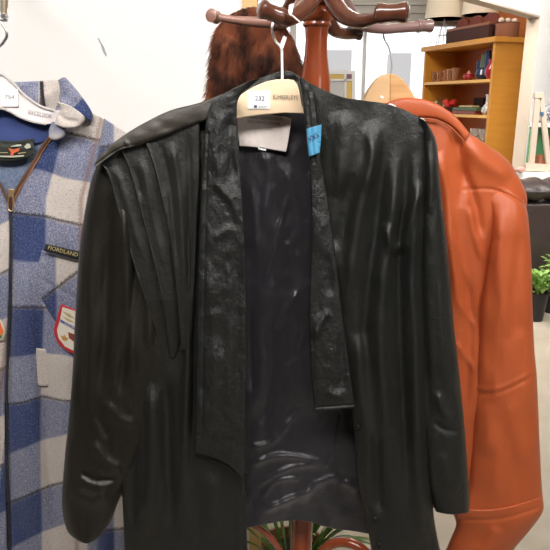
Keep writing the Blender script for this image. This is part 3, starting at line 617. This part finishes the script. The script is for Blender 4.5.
# zip
ZB = mat('brown_zip_tape', (.10, .045, .025), .7); m = MB()
zp = [(56, 128), (51, 137), (44, 146), (36, 160), (28, 173), (20, 186), (13, 200), (11.5, 208)]
m.tube([PV(x-1, y, hit(pfB, x+1, y+1, Ypl)-.002) for x, y in zp], .0032, 8); m.tube([PV(x, y, Ypl-.004) for x, y in [(-6, 176), (2, 188), (9, 204)]], .0028, 8)
zi = m.build('zip', ZB, pj)
m = MB(); m.tube([PV(x+1.2, y+.6, hit(pfB, x+2, y+2, Ypl)-.002) for x, y in zp], .0014, 6); m.build('piping', mat('orange_piping', (.35, .15, .06), .7), zi)
m = MB(); m.tube([PV(x, y, Ypl-.003) for x, y in [(11, 206), (11.5, 240), (10.5, 300), (8, 350), (7, 410), (8.5, 500), (12, 610)]], .0022, 8); m.build('closed_zip', mat('dark_zip', (.03, .03, .045), .6), zi)
GOLD = mat('brass', (.75, .52, .28), .3, .8); zl_ = MB().prism([P(8, 189, Ypl-.006), P(14, 189, Ypl-.006), P(14, 197, Ypl-.006), P(8, 197, Ypl-.006)], (0, .004, 0)).build('zip_slider', GOLD, zi, bevel=.001)
m = MB(); m.tube([PV(8.5, 196, Ypl-.009), PV(8.2, 208, Ypl-.009), PV(11, 211, Ypl-.009), PV(13.4, 208, Ypl-.009), PV(13, 196, Ypl-.009)], .0013, 8); m.build('zip_pull', GOLD, zl_)
# pocket flap and patches
sheet('pocket', [[42, 250, 60, 256, 90, 262], [36, 276, 60, 282, 92, 300], [38, 292, 60, 300, 94, 330], [60, 330, 78, 334, 96, 350]], Ypl-.008, PLAID, pj, th=.004, uvf=lambda X, Y: (X-20+0*Y, (Y-250)*.75+(X-40)*.58+250), folds=[([(36, 276), (60, 290), (80, 300)], 2, -.002)])
sheet('pocket', [[36, 348, 70, 352, 92, 352], [36, 366, 68, 370, 92, 370], [38, 386, 60, 389, 92, 391]], Ypl-.003, PLAID, pj, th=.004, uvf=lambda X, Y: (55-np.clip((X-57)*8, 0, 35), Y-388+480+.1*(X-40)), folds=[([(58, 352), (50, 395)], 2.5, -.002)])
dk = mat('black_patch', (.014, .014, .010), .8)
sheet('name_patch', [[45.5, 243.5, 62, 247.5, 90, 254], [44, 251, 62, 255.5, 88, 262.5]], Ypl-.022, dk, pj, th=.002, label='black patch with gold lettering')
text('patch_lettering', 'FIORDLAND', 63, 251.4, 5.6, 14.5, None, .0, GD, pj, Ypl-.0232, 1.0)
RED = mat('red_thread', (.50, .02, .03), .8); CRM = mat('cream_thread', (.72, .66, .56), .8); BL = mat('blue_thread', (.12, .13, .35), .8)
sheet('crest_patch', [[61, 304, 74, 309, 88, 313], [57, 318, 75, 322, 90, 326], [54, 330, 74, 340, 90, 344], [58, 343, 72, 350, 88, 353], [66, 350, 74, 354, 86, 356]], Ypl-.024, RED, pj, th=.002, label='red edged crest patch')
cY = Ypl-.0255
shape('crest_field', [(62.5, 307), (88, 315), (88, 351), (74, 351), (65, 346.5), (58.5, 338), (57, 330), (60, 320)], cY, CRM, pj, off=0)
shape('crest_detail', [(62, 311), (70, 314), (75, 319), (68, 317)], cY-.0006, GD, pj, off=0); shape('crest_detail', [(62, 316), (70, 319.5), (75, 323), (68, 321.5)], cY-.0006, GD, pj, off=0)
shape('crest_detail', [(60.5, 319), (62.5, 320.5), (76, 327.5), (88, 333), (88, 336), (74, 330), (60, 322)], cY-.0006, BL, pj, off=0)
text('crest_lettering', 'GOLDEN', 70.5, 326.6, 3.6, 24, None, 0, CRM, pj, cY-.0012)
shape('crest_detail', [(68, 332), (76, 335), (84, 338), (84, 344), (74, 342), (69, 338)], cY-.0006, mat('maroon_thread', (.25, .04, .02), .8), pj, off=0)
shape('crest_detail', [(60.5, 335), (63, 336.5), (64.5, 334.5), (66, 337.5), (69, 338), (66, 341), (62.5, 340)], cY-.0006, mat('ochre_thread', (.5, .26, .06), .8), pj, off=0)
sheet('round_patch', [[-20, 318, -6, 314, 1, 320], [-22, 328, -6, 328, 5.5, 331], [-20, 340, -6, 342, 3, 340]], Ypl-.012, CRM, pj, th=.002, label='cream edged patch with orange centre')
shape('round_patch_centre', [(-16, 322), (0, 322), (3.5, 331), (2, 335), (-16, 336)], Ypl-.0145, mat('bright_orange_thread', (.75, .16, .03), .8), pj, off=0)
shape('round_patch_centre', [(-16, 336), (2, 335), (1.5, 338), (-16, 339)], Ypl-.0145, mat('green_thread', (.1, .2, .05), .8), pj, off=0)
# hanger of the plaid jacket
hz = PV(0, 95, Ypl-.01); hg = thing('plastic_hanger', 'pinkish white plastic hanger with price sticker inside the plaid jacket', 'hanger', hz)
PK = mat('pinkish_plastic', (.80, .72, .72), .35); top_ = [(-40, 92), (-18, 78), (0, 74.5), (6, 77), (14, 84), (22, 93), (32, 101), (42, 107), (54, 110.5), (62, 110)]
bot_ = [(58, 123), (46, 124), (34, 122), (20, 117), (10, 111.5), (0, 108.5), (-20, 112), (-40, 124)]
flatpoly('body', top_+bot_, Ypl-.004, .006, PK, hg)
m = MB(); m.tube([PV(x, y, Ypl-.005) for x, y in top_[:-1]], .0026, 8); m.tube([PV(x, y, Ypl-.005) for x, y in bot_[1:]], .0026, 8); m.build('rim', mat('greyish_plastic_edge', (.50, .47, .45), .35), hg)
m = MB(); m.tube([PV(x, y, Ypl-.004) for x, y in [(-14, 80), (-14, 62), (-6, 51), (3, 43), (7, 34), (3, 25), (-4, 20), (-13, 22)]], .0024, 10); m.build('hook', STEEL, hg)
plate('price_sticker', 1, 18, 89, 106.5, Ypl-.0075, .002, PAPER, hg, 'white paper price sticker')
text('sticker_number', '754', 9.5, 97, 5.6, 2, None, 0, mat('pale_grey_ink', (.25, .25, .28), .7), hg, Ypl-.0090, 1.2)
text('hanger_lettering', 'EXCELSIOR', 40, 114.5, 6.0, 11, None, 0, mat('silver_ink', (.34, .31, .31), .5), hg, Ypl-.0052, .8)
# wall rail fixture at the top left
wr = thing('wall_hook', 'brass and steel hanging rail bracket at top left of the wall', 'hook', PV(3, 10, Ypl+.02))
m = MB(); a = PV(4.5, -30, Ypl); b2 = PV(4, 14, Ypl); m.tube([a, b2], .0052, 16, 2); m.build('tube', mat('dull_brass', (.55, .45, .30), .3, .7), wr)
m = MB(); m.tube([PV(1.2, -30, Ypl-.003), PV(1.2, 12, Ypl-.003)], .0016, 8, 2); m.tube([PV(7.8, -30, Ypl-.003), PV(7.6, 8, Ypl-.003)], .0010, 8, 2); m.tube([PV(-20, 19.8, Ypl-.003), PV(7.5, 20.6, Ypl-.003)], .0020, 8, 2); m.build('bracket', STEEL, wr)
m = MB(); m.lathe([(.0045, -.006), (.0055, -.004), (.0055, .004), (.003, .006)], PV(4.5, 16.5, Ypl-.004), (0, 1, 0), 18); m.build('screw', STEEL, wr)
m = MB(); m.tube([PV(4, -30, Ypl), PV(4, -32, 1.62)], .006, 8, 2); m.build('arm', STEEL, wr)
# pencil mark on the plaster
mt_ = mat('pencil_mark', (.30, .30, .32), .9)
shape('pencil_mark', [(97, 37.5), (99, 38.5), (101.5, 43), (104, 47), (106.8, 55), (106, 57), (103, 52), (100.5, 44.5)], 1.6195, mt_, None, off=0)
tag(bpy.data.objects['pencil_mark'], 'faint grey scuff mark on the white plaster wall', 'mark')

# ================================================================ RUST JACKET
Yr = 1.16
rj = thing('rust_jacket', 'rust orange leather jacket hanging at the right behind the black one', 'jacket', PV(470, 130, Yr))
ro, rB = sheet('body', [[368, 112, 385, 106, 410, 108, 440, 116, 462, 134], [372, 130, 430, 128, 462, 132, 498, 152], [380, 160, 450, 150, 516, 172], [390, 195, 460, 195, 527, 205], [395, 250, 450, 250, 505, 250], [400, 350, 450, 350, 498, 350], [405, 450, 450, 450, 492, 450], [408, 500, 450, 512, 480, 514]], Yr+.02, RUST, rj, th=.005, bulge=.05, back=.04, res=1.6,
    folds=[([(438, 150), (446, 190), (452, 250), (462, 330)], 6, .012), ([(458, 160), (474, 200), (480, 240)], 5, -.009), ([(470, 205), (474, 230), (484, 265)], 4, .006), ([(462, 140), (486, 162), (512, 178)], 9, .008),
           ([(452, 130), (462, 165), (460, 210)], 5, -.007), ([(466, 270), (470, 330), (464, 420)], 5, -.006), ([(458, 300), (476, 330)], 3, .004), ([(454, 340), (476, 372)], 3, .004), ([(452, 230), (470, 290)], 3, .004), ([(430, 160), (440, 300), (450, 450)], 8, -.008), ([(462, 190), (490, 189), (510, 196), (524, 204)], 1.5, -.0022, .05)], noise=[(20, 40, .003, 12)])
rs, rsB = sheet('sleeve', [[476, 188, 505, 188, 524.5, 201], [482, 200, 506, 201, 527.5, 213], [491, 222, 510, 222, 529.5, 230], [488, 255, 510, 255, 531.5, 262], [480, 310, 508, 312, 533, 318], [477, 350, 506, 352, 534.5, 350], [474, 390, 506, 392, 537, 380], [470, 450, 506, 450, 540, 450], [466, 490, 506, 494, 542, 488], [452, 513, 500, 512, 543.5, 502]], lambda X, Y: Yr-.005+.022*np.clip((235-Y)/45, 0, 1)**1.5, RUST, rj, th=.005, bulge=.042, back=.04, res=1.6,
    folds=[([(462, 192), (490, 190), (510, 196), (526, 206)], 1.6, -.0028, .05), ([(500, 205), (500, 280), (506, 340)], 8, .006), ([(520, 230), (515, 300), (520, 340)], 6, -.006), ([(474, 392), (500, 392), (537, 374)], 1.5, -.003, .04), ([(474, 388.5), (500, 388.5), (537, 370)], 2.2, .002, .04), ([(490, 400), (488, 460)], 9, .005), ([(515, 395), (520, 470)], 8, .004), ([(484, 200), (488, 228), (494, 246)], 6, -.006)], noise=[(16, 30, .002, 13), (7, 30, .0008, 14)])
sheet('cuff', [[451, 509, 500, 508.5, 542.5, 496], [456, 524, 500, 526, 543, 511], [450, 540, 490, 540, 531, 529], [444, 556, 480, 556, 515, 548], [440, 575, 470, 575, 500, 570]], Yr-.010, RUST, rj, th=.005, bulge=.038, back=.03, res=1.5, folds=[([(455, 520), (500, 519), (542, 507)], 1.6, -.0025, .04), ([(500, 525), (480, 560)], 8, .005)], noise=[(16, 20, .002, 15)])
sheet('collar', [[366, 109, 366, 122], [384, 103.5, 384, 122], [400, 98.5, 402, 119], [420, 98.5, 418, 118], [438, 104.5, 436, 119.5], [455, 116, 450, 126], [470, 134, 465, 141]], Yr-.030, RUST, rj, th=.004, bulge=.004, back=.01, res=1.3, folds=[([(410, 117), (436, 119), (452, 127), (465, 141)], 1.3, -.002)])
m = MB(); m.tube([PV(x, y, Yr-.036) for x, y in [(398, 119.3), (418, 118.4), (436, 120.3), (450, 127), (464, 141)]], .0016, 8); m.build('piping', RUSTD, rj)
# its broad tan hanger
th_ = thing('broad_hanger', 'broad rounded tan wooden hanger above the collar of the rust jacket', 'hanger', PV(392, 95, Yr+.03))
def hump(x0, x1, Y, th, mt, nm):
    pts = [(x0, 122)]+[(x, 73.5+ (abs(x-390)/27.5)**2.1*29) for x in np.linspace(x0, x1, 24)]+[(x1, 122)]
    MB().prism([P(x, y, Y) for x, y in pts], (0, th, 0)).build(nm, mt, th_, bevel=.005)
hump(362, 390, Yr+.0, .03, TANW, 'left_half'); hump(390, 421, Yr+.0, .03, TANW2, 'right_half')
m = MB(); m.tube([PV(x, y, Yr+.015) for x, y in [(391, 76), (391.5, 62), (389, 48), (384, 38), (384, 28), (388, 23.5), (394, 27), (396, 33)]], .0016, 8); m.build('hook', mat('clear_plastic_hook', (.45, .46, .47), .25, .4), th_)
shape('price_sticker', [(381, 95), (384, 97), (383, 99), (380, 97)], Yr-.001, PAPER, th_, off=.0)
shape('price_tag', [(386, 106), (390, 103), (396, 106), (394, 109)], Yr-.05, PAPER, rj, off=0)

# ================================================================ WOODEN HANGER of the black jacket
Yh = .928
bh = thing('wooden_hanger', 'pale wooden hanger with number sticker holding the black leather jacket', 'hanger', PV(281, 95, Yh))
hp = [(170, 133), (200, 116), (236, 98.5), (244, 92.5), (254, 86.5), (266, 81.5), (276, 79.5), (288, 79.2), (293.5, 80), (297, 84), (299.5, 92), (301.5, 104), (303, 108), (345, 118), (375, 128), (376, 134), (345, 130), (303, 113.5), (301.5, 113.5), (285, 113), (268, 114.3), (250, 116.5), (237, 119), (205, 128), (172, 142)]
flatpoly('body', hp, Yh, .012, HANGW, bh, bevel=.0015)
m = MB(); m.tube([PV(x, y, Yh+.006) for x, y in [(282.3, 82), (282, 60), (281.2, 48)]]+[PV(275.5, 41, Yh+.008), PV(272.3, 31, Yh+.012), PV(273.5, 22, .952), PV(281, 14, .962), PV(290, 18, .972)], .0019, 12); m.build('hook', WHITEM, bh)
plate('number_sticker', 247.5, 270.2, 91, 109, Yh-.0016, .0015, PAPER, bh, 'white paper number sticker', bevel=.0004)
text('sticker_number', '232', 259.8, 98.6, 6.6, 2, None, 0, INK, bh, Yh-.0024, 1.0)
m = MB(); m.prism([P(254, 105.2, Yh-.0018), P(257, 105.2, Yh-.0018), P(257, 107.8, Yh-.0018), P(254, 107.8, Yh-.0018)], (0, .0002, 0)); m.build('sticker_symbol', INK, bh, False)
text('sticker_lettering', 'opshop store', 263, 106.5, 2.4, -1, None, 0, INK, bh, Yh-.0024, .7)
text('hanger_lettering', 'K', 274.6, 97.3, 7.6, 0, None, 0, BINK, bh, Yh-.0016, .8); text('hanger_lettering', 'IMBERLEYS', 287.2, 97.6, 6.0, 1, None, 0, BINK, bh, Yh-.0016, .76)
# string tag looped on the front arm
tg = thing('string_tag', 'small white plastic tag on a thin loop over the front arm', 'tag', PV(292, 10, .90))
m = MB(); m.tube([PV(x, y, .90) for x, y in [(292, 4), (289, 12), (294, 17), (301, 23)]], .0012, 8); m.build('string', WHITEM, tg)
flatpoly('tag', [(289, 5), (294, 3), (292.5, 12), (290.5, 16), (288.5, 13)], .897, .0015, PAPER, tg)
t2 = thing('hook_tag', 'small folded white tag hanging by the hook of the wooden hanger', 'tag', PV(283, 40, .925))
flatpoly('tag', [(283.5, 35.5), (287, 37), (283.5, 48), (280, 48.5), (280.5, 43)], .926, .001, PAPER, t2)
m = MB(); m.tube([PV(x, y, .9265) for x, y in [(286, 37.5), (285, 33), (281.5, 31), (280, 34), (283.5, 36)]], .0008, 8); m.build('string', DKW, t2)

# ================================================================ BLACK LEATHER JACKET
bj = thing('black_leather_jacket', 'black leather jacket with pleated shoulders hanging open on a wooden hanger', 'jacket', PV(275, 110, .93))
NZ = [(20, 56, .0022, 21), (9, 30, .0008, 22), (5, 14, .0003, 23)]
# inside back
lo, lB = sheet('lining', [[236, 92, 265, 86, 302, 90], [228, 120, 270, 118, 318, 118], [226, 200, 275, 200, 324, 200], [226, 300, 275, 300, 330, 300], [228, 400, 280, 400, 350, 400], [228, 470, 290, 470, 372, 450], [232, 505, 300, 500, 376, 500], [240, 530, 262, 525, 285, 521, 305, 521, 330, 528, 352, 531, 380, 536]], .965, LINING, bj, th=.004, res=1.5,
    folds=[([(262, 150), (268, 180), (262, 230)], 5, .006), ([(282, 160), (296, 200), (300, 250)], 5, .005), ([(290, 190), (276, 240), (262, 290)], 2.5, .005), ([(300, 290), (286, 310), (276, 330)], 3, .006), ([(300, 320), (294, 350), (284, 366)], 4, .006), ([(270, 300), (272, 370), (262, 430)], 5, -.008), ([(250, 300), (252, 400)], 5, -.008),
           ([(250, 446), (272, 442), (300, 408)], 3, .007), ([(250, 466), (280, 456), (325, 462)], 3, .007), ([(256, 486), (290, 468), (322, 464)], 3, .006), ([(262, 512), (290, 500), (312, 490)], 3.5, .008), ([(300, 505), (315, 485), (340, 475)], 4, .006), ([(338, 414), (334, 440), (326, 468)], 1.6, .004, .05), ([(262, 500), (275, 482), (300, 478)], 2.5, .005), ([(340, 480), (360, 490)], 4, .005), ([(285, 240), (300, 262)], 3, .004), ([(252, 180), (258, 260)], 4, .004)],
    noise=[(14, 30, .0022, 31), (7, 12, .0009, 32)])
bo, bB = sheet('back_panel', [[160, 126, 240, 98, 300, 96, 420, 128], [140, 160, 280, 160, 428, 170], [140, 300, 280, 300, 424, 300], [138, 420, 280, 420, 424, 420], [136, 500, 280, 500, 424, 500], [136, 530, 200, 526, 300, 518, 370, 526, 428, 540]], .985, LEATHER, bj, th=.004, res=4)
sheet('collar', [[234, 94, 250, 82.5, 266, 76, 282, 71, 292, 72, 300, 77], [236, 99, 250, 89, 266, 82, 282, 79, 294, 80, 301, 86], [238, 106, 252, 96, 266, 90, 284, 88, 303, 94]], .948, LAPEL, bj, th=.006, bulge=.004, back=.004, res=1.1, folds=[([(240, 96), (256, 87), (270, 82)], 2, .004), ([(276, 74), (281, 79)], 2, .004)], noise=[(6, 5, .0018, 35)])
# photo-left front
lf, lfB = sheet('front_panel', [[126, 141, 143, 130, 170, 117, 205, 107, 238, 92], [118, 155, 170, 142, 236, 122], [120, 180, 180, 175, 240, 165], [126, 230, 190, 230, 243, 230], [140, 300, 190, 300, 245, 300], [136, 360, 190, 360, 245, 360], [126, 420, 190, 420, 244, 420], [121, 470, 190, 470, 245.5, 475], [123, 510, 190, 510, 246, 515], [126, 600, 190, 600, 250, 600]], .915, LEATHER, bj, th=.004, bulge=.012, back=.002, res=1.4,
    folds=[([(182, 140), (186, 200), (190, 290), (186, 400), (182, 540)], 5, .010), ([(193, 150), (194, 300), (192, 450)], 3.5, -.008), ([(172, 150), (176, 230), (178, 300)], 4, -.006), ([(150, 130), (160, 170), (170, 230)], 5, .006), ([(150, 380), (152, 450), (148, 540)], 7, .010), ([(166, 370), (168, 450), (172, 540)], 6, -.010), ([(134, 420), (132, 540)], 5, -.006), ([(210, 470), (214, 540)], 9, .006), ([(195, 457), (222, 463), (236, 474), (243, 492)], 2.0, .0022, .06), ([(243, 492), (243, 560)], 2, -.003, .05), ([(180, 150), (178, 165), (186, 180)], 4, .005)],
    noise=NZ)
# sleeve (photo left)
sheet('sleeve', [[97, 164, 106, 160, 118, 166], [90, 185, 108, 182, 134, 190], [83.5, 220, 110, 220, 150, 228], [78.5, 260, 112, 262, 158, 275], [75, 320, 115, 324, 166, 340], [72, 380, 112, 386, 162, 395], [68.5, 420, 108, 426, 150, 435], [64.5, 460, 98, 465, 134, 472], [62, 495, 92, 500, 120, 498], [63, 515, 88, 522, 112, 518], [68, 532, 86, 540, 103, 533], [78, 541, 86, 543.5, 94, 541]], .935, mat('black_brown_leather', (.010, .009, .007), .38, bump=[('n', (45, 45, 22), .55), ('n', (160, 160, 120), .4), ('v', 620, .25)], var=((9, 9, 5), (.015, .013, .010), .2), dist=.0018), bj, th=.004, bulge=.038, back=.03, res=1.4,
    folds=[([(112, 190), (108, 240), (106, 330), (100, 400)], 6, -.010), ([(122, 200), (126, 260), (130, 330), (136, 400)], 6, .009), ([(138, 240), (132, 300), (124, 360), (120, 400)], 4, -.007), ([(146, 270), (150, 310), (148, 350)], 5, .008), ([(92, 230), (90, 330), (88, 420)], 6, .006), ([(90, 440), (106, 462), (124, 470)], 6, .006), ([(78, 470), (96, 480), (118, 478)], 3.5, -.006), ([(72, 490), (90, 500), (112, 494)], 7, .005), ([(104, 400), (120, 420), (136, 424)], 6, .005), ([(96, 410), (110, 440)], 5, -.004)], noise=NZ)
# layered shoulder pleats
def pleat(lft, rgt, Y, seed, tilt=.006, folds=()):
    L_ = np.array(lft, float); R_ = np.array(rgt, float)
    rows = [[*L_[i], *((L_[i]+R_[i])/2), *R_[i]] for i in range(len(L_))]
    return sheet('shoulder_pleat', rows, lambda X, Yp: Y+0*X+.010*np.clip((Yp-300)/60, 0, 1), LEATHER, bj, th=.004, bulge=.002, back=.002, res=1.2, folds=folds, noise=[(12, 44, .0012, seed), (7, 22, .0004, seed+1)],
                 extra=lambda X, Yp, U, V: .0012*np.exp(-((U-.04)/.03)**2)-tilt*U)
pleat([(96, 162), (107, 173), (119, 215), (133, 263), (149, 312), (161, 346), (166, 366)], [(140, 140), (148, 180), (158, 230), (168, 280), (172, 320), (172, 350), (170, 366)], .893, 41, .006, [([(114, 165), (126, 200), (142, 260)], 4, .003)])
pleat([(118, 146), (129, 170), (140, 210), (152, 255), (163, 305), (168, 340), (171, 358)], [(160, 136), (170, 180), (174, 225), (178, 270), (181, 310), (180, 340), (176, 358)], .889, 43, .006, [([(140, 155), (150, 200), (164, 270)], 4, .003), ([(134, 165), (142, 200)], 2.5, -.002)])
pleat([(142, 137), (153, 165), (164, 210), (172, 255), (177, 300), (180, 335), (181, 350)], [(200, 118), (200, 165), (198, 210), (196, 255), (194, 300), (192, 335), (190, 350)], .885, 45, .012, [([(172, 140), (180, 200), (186, 300)], 4, .0045), ([(160, 140), (170, 190), (177, 270)], 3, -.003), ([(188, 130), (190, 200), (190, 300)], 3, -.004)])
sheet('yoke', [[94, 164, 96, 168], [101, 154, 106, 160], [112, 144, 119, 151], [125, 134.5, 132, 147], [143, 123.5, 146, 143], [170, 110.5, 172, 133], [200, 102.5, 202, 122], [222, 94, 228, 112]], lambda X, Y: .8815+.02*np.clip((X-175)/50, 0, 1), YOKE, bj, th=.004, bulge=.003, back=.02, res=1.2, noise=[(14, 8, .0014, 47)], folds=[([(94, 166), (119, 149), (144, 142), (202, 121)], 1.4, -.002, .03), ([(124, 140), (133, 150)], 2, .003)])
# lapels
ll, llB = sheet('lapel', [[238, 86, 252, 80, 262, 78], [216, 99, 232, 92, 250, 87.5], [208, 112, 222, 104, 238.5, 99], [204.5, 135, 220, 128, 237, 121], [202, 170, 220, 168, 240, 165], [200, 220, 222, 218, 243.5, 216], [198, 280, 222, 280, 246.5, 280], [197, 340, 222, 340, 247, 340], [196, 400, 222, 400, 246, 402], [195, 438, 222, 440, 246, 450], [194, 453, 212, 457, 228, 465, 240, 476, 245, 488]], .888, LAPEL, bj, th=.005, bulge=.006, back=.003, res=1.1,
    folds=[([(208, 130), (206, 200), (204, 300), (202, 430)], 1.3, -.0016, .03), ([(222, 110), (216, 150), (224, 200)], 5, .004), ([(232, 110), (230, 150), (236, 190)], 4, -.004), ([(212, 240), (236, 225)], 4, .003), ([(210, 180), (230, 200), (240, 225)], 4, .004), ([(206, 250), (214, 330), (212, 420)], 6, .004), ([(236, 230), (238, 330), (236, 430)], 4, -.003), ([(244, 120), (243, 200), (245, 300)], 2, .002)], noise=[(11, 24, .0013, 51), (6, 9, .0006, 52), (3, 4, .0002, 57)])
# photo-right front
rf, rfB = sheet('front_panel', [[299, 76, 312, 84, 330, 92.5, 345, 97.5, 365, 100.5, 385, 103.5, 405, 110, 423, 119.5], [301, 95, 345, 110, 390, 118, 430, 134], [306, 125, 360, 140, 435, 165], [312, 165, 360, 180, 434, 200], [316, 220, 370, 230, 431, 240], [320, 300, 370, 300, 428, 300], [335, 365, 380, 365, 428, 370], [350, 405, 390, 410, 430, 420], [355, 440, 395, 445, 431, 460], [357.5, 480, 395, 490, 432.5, 500], [366, 520, 400, 530, 437, 535], [380, 600, 410, 600, 452, 600]], .912, LEATHER, bj, th=.004, bulge=.018, back=.002, res=1.4,
    folds=[([(372, 118), (374, 150), (362, 200), (352, 260), (346, 320)], 7.50, 0.0121), ([(386, 130), (380, 190), (372, 250), (366, 320), (368, 420)], 6.25, -0.0108), ([(398, 128), (396, 190), (388, 250), (380, 320), (384, 400), (392, 520)], 7.50, 0.0135), ([(408, 140), (402, 210), (398, 260), (400, 330), (404, 420), (412, 540)], 5.62, -0.0121), ([(418, 150), (416, 210), (412, 270), (416, 350), (418, 450), (424, 550)], 6.25, 0.0108), ([(424, 180), (408, 225), (402, 255)], 5.00, 0.0095),
           ([(366, 125), (372, 160), (366, 195)], 5.00, 0.0054), ([(340, 110), (344, 150), (336, 200)], 10.00, 0.0081), ([(352, 170), (344, 220), (332, 250)], 7.50, -0.0068), ([(384, 222), (392, 246), (400, 250)], 5.00, 0.0081), ([(360, 330), (362, 400), (374, 480)], 7.50, 0.0095), ([(374, 430), (380, 520)], 6.25, -0.0095), ([(420, 124), (432, 150), (436, 180)], 3.12, 0.0041)], noise=NZ)
rl, rlB = sheet('lapel', [[298.5, 77, 304, 79, 311, 84], [301.5, 95, 308, 95, 314.5, 96], [304.5, 120, 310, 118, 317.5, 118], [308.5, 160, 313, 160, 321, 160], [311, 200, 318, 200, 328, 200], [311, 250, 320, 250, 335, 250], [309, 300, 322, 300, 341, 300], [309, 340, 324, 340, 346, 340], [311.5, 380, 328, 380, 351, 378], [314.5, 411, 330, 410.5, 355.5, 407.5]], .886, LAPEL, bj, th=.005, bulge=.006, back=.003, res=1.1,
    folds=[([(307, 90), (311, 130), (315, 165)], 1.3, -.0016, .05), ([(314, 340), (322, 320), (330, 312)], 4, .007), ([(316, 300), (318, 390)], 5, .003), ([(340, 330), (344, 395)], 4, -.004), ([(325, 392), (345, 398)], 5, .004), ([(326, 250), (330, 300)], 5, -.004), ([(314.5, 407.5), (355, 404.5)], 1.2, -.0016, .03)], noise=[(11, 26, .0012, 53), (6, 9, .0005, 54), (3, 4, .0002, 58)])
sheet('sleeve', [[418, 119, 424, 120, 431, 129], [422, 138, 430, 138, 437, 146], [424, 180, 434, 180, 440.5, 186], [420, 230, 434, 230, 445.5, 230], [416, 270, 434, 270, 449.5, 270], [417, 320, 436, 320, 453.5, 320], [419, 370, 440, 370, 459, 370], [421, 420, 444, 420, 464, 420], [425, 470, 448, 470, 468, 470], [431, 498, 450, 500, 469.5, 498], [436, 512, 452, 514.5, 469, 512.5]], .925, LEATHER, bj, th=.004, bulge=.036, back=.028, res=1.3,
    folds=[([(426, 140), (430, 190), (428, 215)], 4, .005), ([(424, 215), (420, 260), (424, 330), (430, 440)], 4, -.006), ([(440, 230), (442, 320), (450, 400)], 5, .004), ([(436, 390), (444, 412), (454, 418)], 4, .006), ([(432, 420), (446, 430), (460, 430)], 3, -.004), ([(440, 450), (456, 500)], 6, .004)], noise=NZ)
# labels, tape, snaps
decal('neck_label', [[237, 115, 265, 114, 280, 116, 291.5, 118.5], [238, 132, 265, 134, 289, 137], [239.5, 146, 262, 148, 286, 152]], lB, .010, LABEL, bj, .955, th=.0012, label='greige satin brand label')
text('label_lettering', 'HAND CRAFTED FROM', 266, 118.6, 4.0, 3, lB, .0135, LINK, bj, .955, .78)
text('label_lettering', 'GENUINE NZ LEATHER', 264, 122.8, 4.1, 5, lB, .0135, LINK, bj, .955, .78)
decal('size_tab', [[258, 147.5, 266, 149], [258, 149.5, 266, 151]], lB, .0125, PAPER, bj, .955, th=.001, label='small white size tab')
decal('blue_tape', [[306.5, 129, 314, 126.5, 321.5, 124.5], [307.5, 143, 314, 141, 321, 139], [309, 157, 314, 155, 320, 152.5]], rlB, .004, TAPE, bj, .885, th=.001, label='piece of blue tape with marker writing')
text('tape_writing', 'XXS', 313.5, 137.5, 7.5, -32, rlB, .0052, TINK, bj, .885, .85)
SN = mat('gunmetal', (.05, .05, .05), .35, .8)
for x, y, b_ in ((375.5, 519.5, rfB), (379, 545, rfB), (245, 473.5, lfB), (358, 427.5, rfB)):
    q = PV(x, y, hit(b_, x+1.5, y, .90)-.0015); MB().lathe([(.0040, .002), (.0043, .0), (.0034, -.0015), (.003, -.0015), (.0025, 0), (.0018, -.0015), (.0001, -.002)], q, (0, 1, 0), 20).build('snap_button', SN, bj)
# grey-white shoulder sliver at the right shoulder
sheet('shoulder_sliver', [[420, 117, 424, 119], [423, 124, 427.5, 126], [427, 131, 429.5, 134]], .90, mat('grey_sliver', (.42, .42, .41), .4), bj, th=.002, label='small grey sliver at the shoulder')

# ================================================================ LEAFY PLANT on the floor behind
q = PV(292, 575, 1.62); q.z = 0
r = thing('strappy_plant', 'green leafy plant on the floor behind the coat stand pole', 'plant', q)
MB().lathe([(.09, 0), (.12, .2), (.128, .2), (.128, .17), (.11, .17), (.11, .16)], q, n=28).build('pot', mat('terracotta', (.35, .14, .07), .8), r)
MB().lathe([(.108, 0), (.108, .01)], q+Vector((0, 0, .155)), n=24).build('soil', SOIL, r)
m = MB(); rd = random.Random(11)
for k in range(34):
    a = rd.uniform(0, 6.28); L = rd.uniform(.14, .26); b0 = q+Vector((.04*math.cos(a), .04*math.sin(a), .17)); h = rd.uniform(.12, .34)
    leafmesh(m, b0, b0+Vector((L*math.cos(a), L*math.sin(a), h)), rd.uniform(.015, .028), .05, 9)
m.build('foliage', LEAF2, r)
